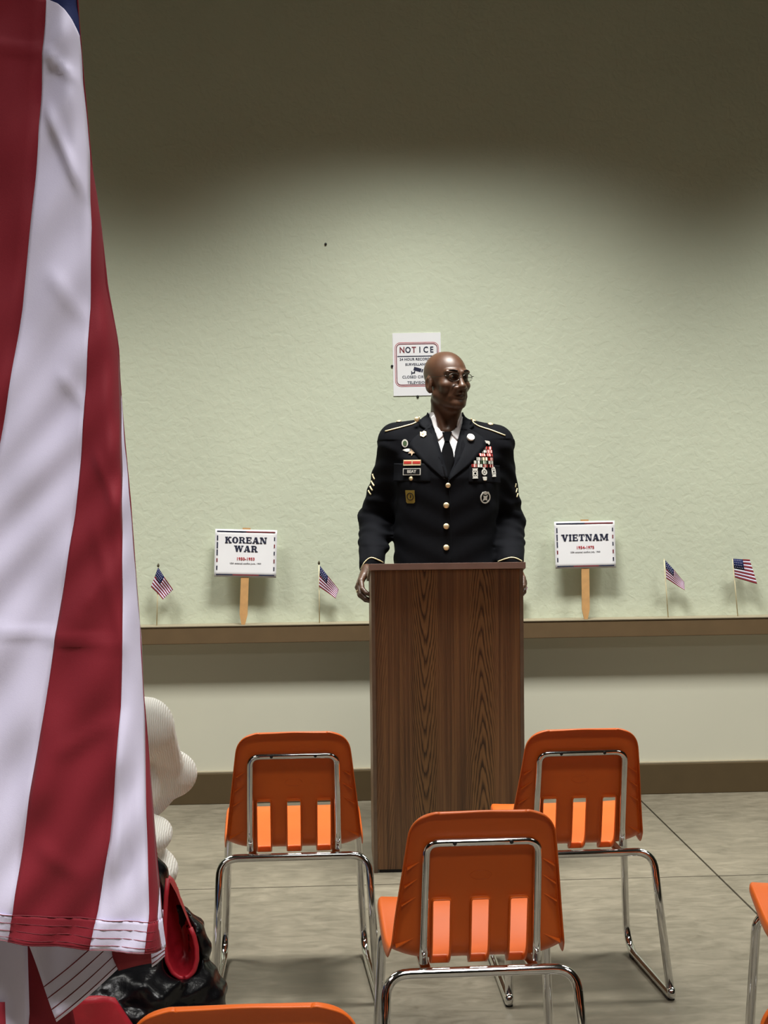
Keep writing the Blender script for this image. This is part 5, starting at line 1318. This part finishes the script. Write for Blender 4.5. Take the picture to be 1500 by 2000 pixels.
    sl, X, Y, Z = Fs.block((-1, -1, 0), (1, 1, 2)); Fs.F[sl] += (0.0030 * np.sin(42 * Z + 30 * X + 2.2 * np.sin(18 * Y + 20 * X))).astype(np.float32)
    Fs.mesh('sweater', lis, M_knit)
    # jeans
    Fj = Field(axis([(-0.24, 0.24, 0.010)]), axis([(-0.15, 0.58, 0.010)]), axis([(0.06, 0.68, 0.010)]))
    Fj.loft([(0.440, 0.02, 0.0, 0.205, 0.12), (0.56, 0.02, 0, 0.210, 0.118), (0.605, 0.02, 0.0, 0.190, 0.105)], 2.3, 0.02)
    for s in (-1, 1): Fj.cone(hip[s], kn[s], 0.082, 0.068, 0.03); Fj.cone(kn[s], an[s] + Vector((0, 0, 0.01)), 0.070, 0.055, 0.02)
    Fj.mesh('jeans', lis, M_denim)
    for s in (-1, 1):
        Fq = Field(axis([(s * 0.11 - 0.07, s * 0.11 + 0.07, 0.007)]), axis([(0.38, 0.74, 0.008)]), axis([(-0.01, 0.15, 0.007)]))
        Fq.ell((s * 0.11, 0.60, 0.036), (0.046, 0.10, 0.036), 0.02); Fq.ell((s * 0.11, 0.47, 0.05), (0.043, 0.065, 0.058), 0.02)
        Fq.put((-0.3, 0.3, -0.03), (0.3, 0.8, 0.0), lambda X, Y, Z: Z - 0.0005 + 0 * X * Y, 0.001, True)
        Fq.mesh('shoe', lis, M_white)
listener()

CX_, CY_ = -0.470, 3.050
coat = thing('puffer_coat', 'black quilted puffer coat with red lining draped over a chair back', 'coat', (CX_, CY_, 0))
def make_coat():
    CO = Vector((CX_, CY_, 0))
    def lp(px, py, y): return PY(px, py, CY_ + y) - CO
    Fd = Field(axis([(-0.36, 0.40, 0.0055)]), axis([(-0.22, 0.24, 0.0065)]), axis([(0.16, 0.82, 0.0055)]))
    # over the chair back: front and rear sheets joined over the top
    Fd.cone((-0.16, 0.075, 0.730), (0.105, 0.075, 0.705), 0.050, 0.040, 0.03)
    for x in (-0.15, -0.05, 0.05, 0.15):
        Fd.cone((x, 0.02, 0.70), (x * 1.15, -0.01, 0.36), 0.050, 0.075, 0.04)
    # right shoulder and sleeve hanging off the corner of the chair
    Fd.cone((0.13, 0.055, 0.690), (0.222, -0.005, 0.575), 0.034, 0.052, 0.03)
    Fd.cone((0.222, -0.005, 0.575), (0.246, -0.02, 0.45), 0.054, 0.068, 0.03)
    Fd.cone((0.246, -0.02, 0.45), (0.250, -0.03, 0.33), 0.068, 0.098, 0.03)
    Fd.cone((0.27, -0.01, 0.42), (0.300, -0.01, 0.34), 0.040, 0.058, 0.03)
    # thick body rolled across the lower back
    Fd.cone((-0.12, -0.07, 0.43), (0.17, -0.075, 0.47), 0.085, 0.080, 0.04)
    Fd.cone((-0.10, -0.09, 0.33), (0.22, -0.07, 0.33), 0.10, 0.10, 0.04)
    sl, X, Y, Z = Fd.block((-1, -1, 0), (1, 1, 2))
    q = Z + 0.35 * X + 0.012 * np.sin(22 * X + 9 * Y)
    Fd.F[sl] += (0.011 * (1 - np.abs(np.sin(pi * q / 0.078)) ** 0.6) + 0.0035 * np.sin(70 * X + 55 * Z + 3 * np.sin(40 * Y)) + 0.0025 * np.sin(120 * Z - 85 * X)).astype(np.float32)
    # arm hole showing the lining
    CAV = [((332, 1722), 5), ((340, 1765), 14), ((350, 1825), 24), ((356, 1876), 31)]
    Y1 = (-0.075, -0.045, -0.015)
    for (a, ra), (b, rb) in zip(CAV, CAV[1:]):
        for k, yy in enumerate(Y1): Fd.cone(lp(*a, yy), lp(*b, yy), (ra + 7) / 985, (rb + 7) / 985, 0.004, True)
    sh_ = Fd.mesh('shell', coat, M_puffer)
    out = [(328, 1716), (324, 1750), (322, 1800), (321, 1850), (325, 1880), (336, 1902), (352, 1914), (368, 1912), (381, 1898), (386, 1875), (385, 1850), (379, 1826), (372, 1812)]
    P = [lp(x, y, -0.062) for x, y in out]
    P = [P[0]] + [(P[i - 1] + P[i] * 3 + P[i + 1]) / 5 for i in range(1, len(P) - 1)] + [P[-1]]
    tube('red_trim', fillet(P, 0.02, 3), 0.0046, coat, M_lining, 8, 0.8)
    # the lining: a pocket sinking in from the trim
    loop = P + [lp(358, 1778, -0.058), lp(344, 1744, -0.058)]
    dense = []
    for i in range(len(loop)):
        a_, b_ = loop[i], loop[(i + 1) % len(loop)]
        for q in range(3): dense.append(a_.lerp(b_, q / 3))
    spine = lambda z: float(np.interp(z, [0.49, 0.56, 0.62, 0.69], [0.2395, 0.236, 0.228, 0.2175]))
    V = []; nd = len(dense); rings = 8
    for k in range(rings):
        f = k / (rings - 1)
        for i, p_ in enumerate(dense):
            c_ = Vector((spine(p_.z), p_.y, p_.z)); c2 = c_.lerp(Vector((0.236, p_.y, 0.57)), 0.35 * f)
            q_ = p_.lerp(c2, 1 - sqrt(max(0.0, 1 - (f * 0.97) ** 2)))
            V.append(q_ + Vector((0, 0.075 * f + 0.004 * sin(i * 1.7 + k * 1.1) * f, 0.003 * sin(i * 2.3 + k) * f)))
    Fc = [(k * nd + i, k * nd + (i + 1) % nd, (k + 1) * nd + (i + 1) % nd, (k + 1) * nd + i) for k in range(rings - 1) for i in range(nd)]
    Fc.append(tuple((rings - 1) * nd + i for i in range(nd)))
    o = mesh('lining', V, Fc, coat, M_lining, True)
    # red lining turned outward at the hem, lower left
    V = []; n = 10
    tl, tr, br, bl = (128, 1962), (225, 1948), (300, 2060), (120, 2050)
    for j in range(n + 1):
        for i in range(n + 1):
            u, v = i / n, j / n
            x = (tl[0] * (1 - u) + tr[0] * u) * (1 - v) + (bl[0] * (1 - u) + br[0] * u) * v; y = (tl[1] * (1 - u) + tr[1] * u) * (1 - v) + (bl[1] * (1 - u) + br[1] * u) * v
            y += 10 * sin(pi * u) * -1
            V.append(lp(x, y, -0.19 + 0.02 * v - 0.012 * sin(pi * u) + 0.004 * sin(9 * u + 4 * v)))
    o = mesh('turned_lining', V, [(r * (n + 1) + i, r * (n + 1) + i + 1, (r + 1) * (n + 1) + i + 1, (r + 1) * (n + 1) + i) for r in range(n) for i in range(n)], coat, M_lining, True)
    md = o.modifiers.new('s', 'SOLIDIFY'); md.thickness = 0.012; md.offset = -1; bake(o)
make_coat()
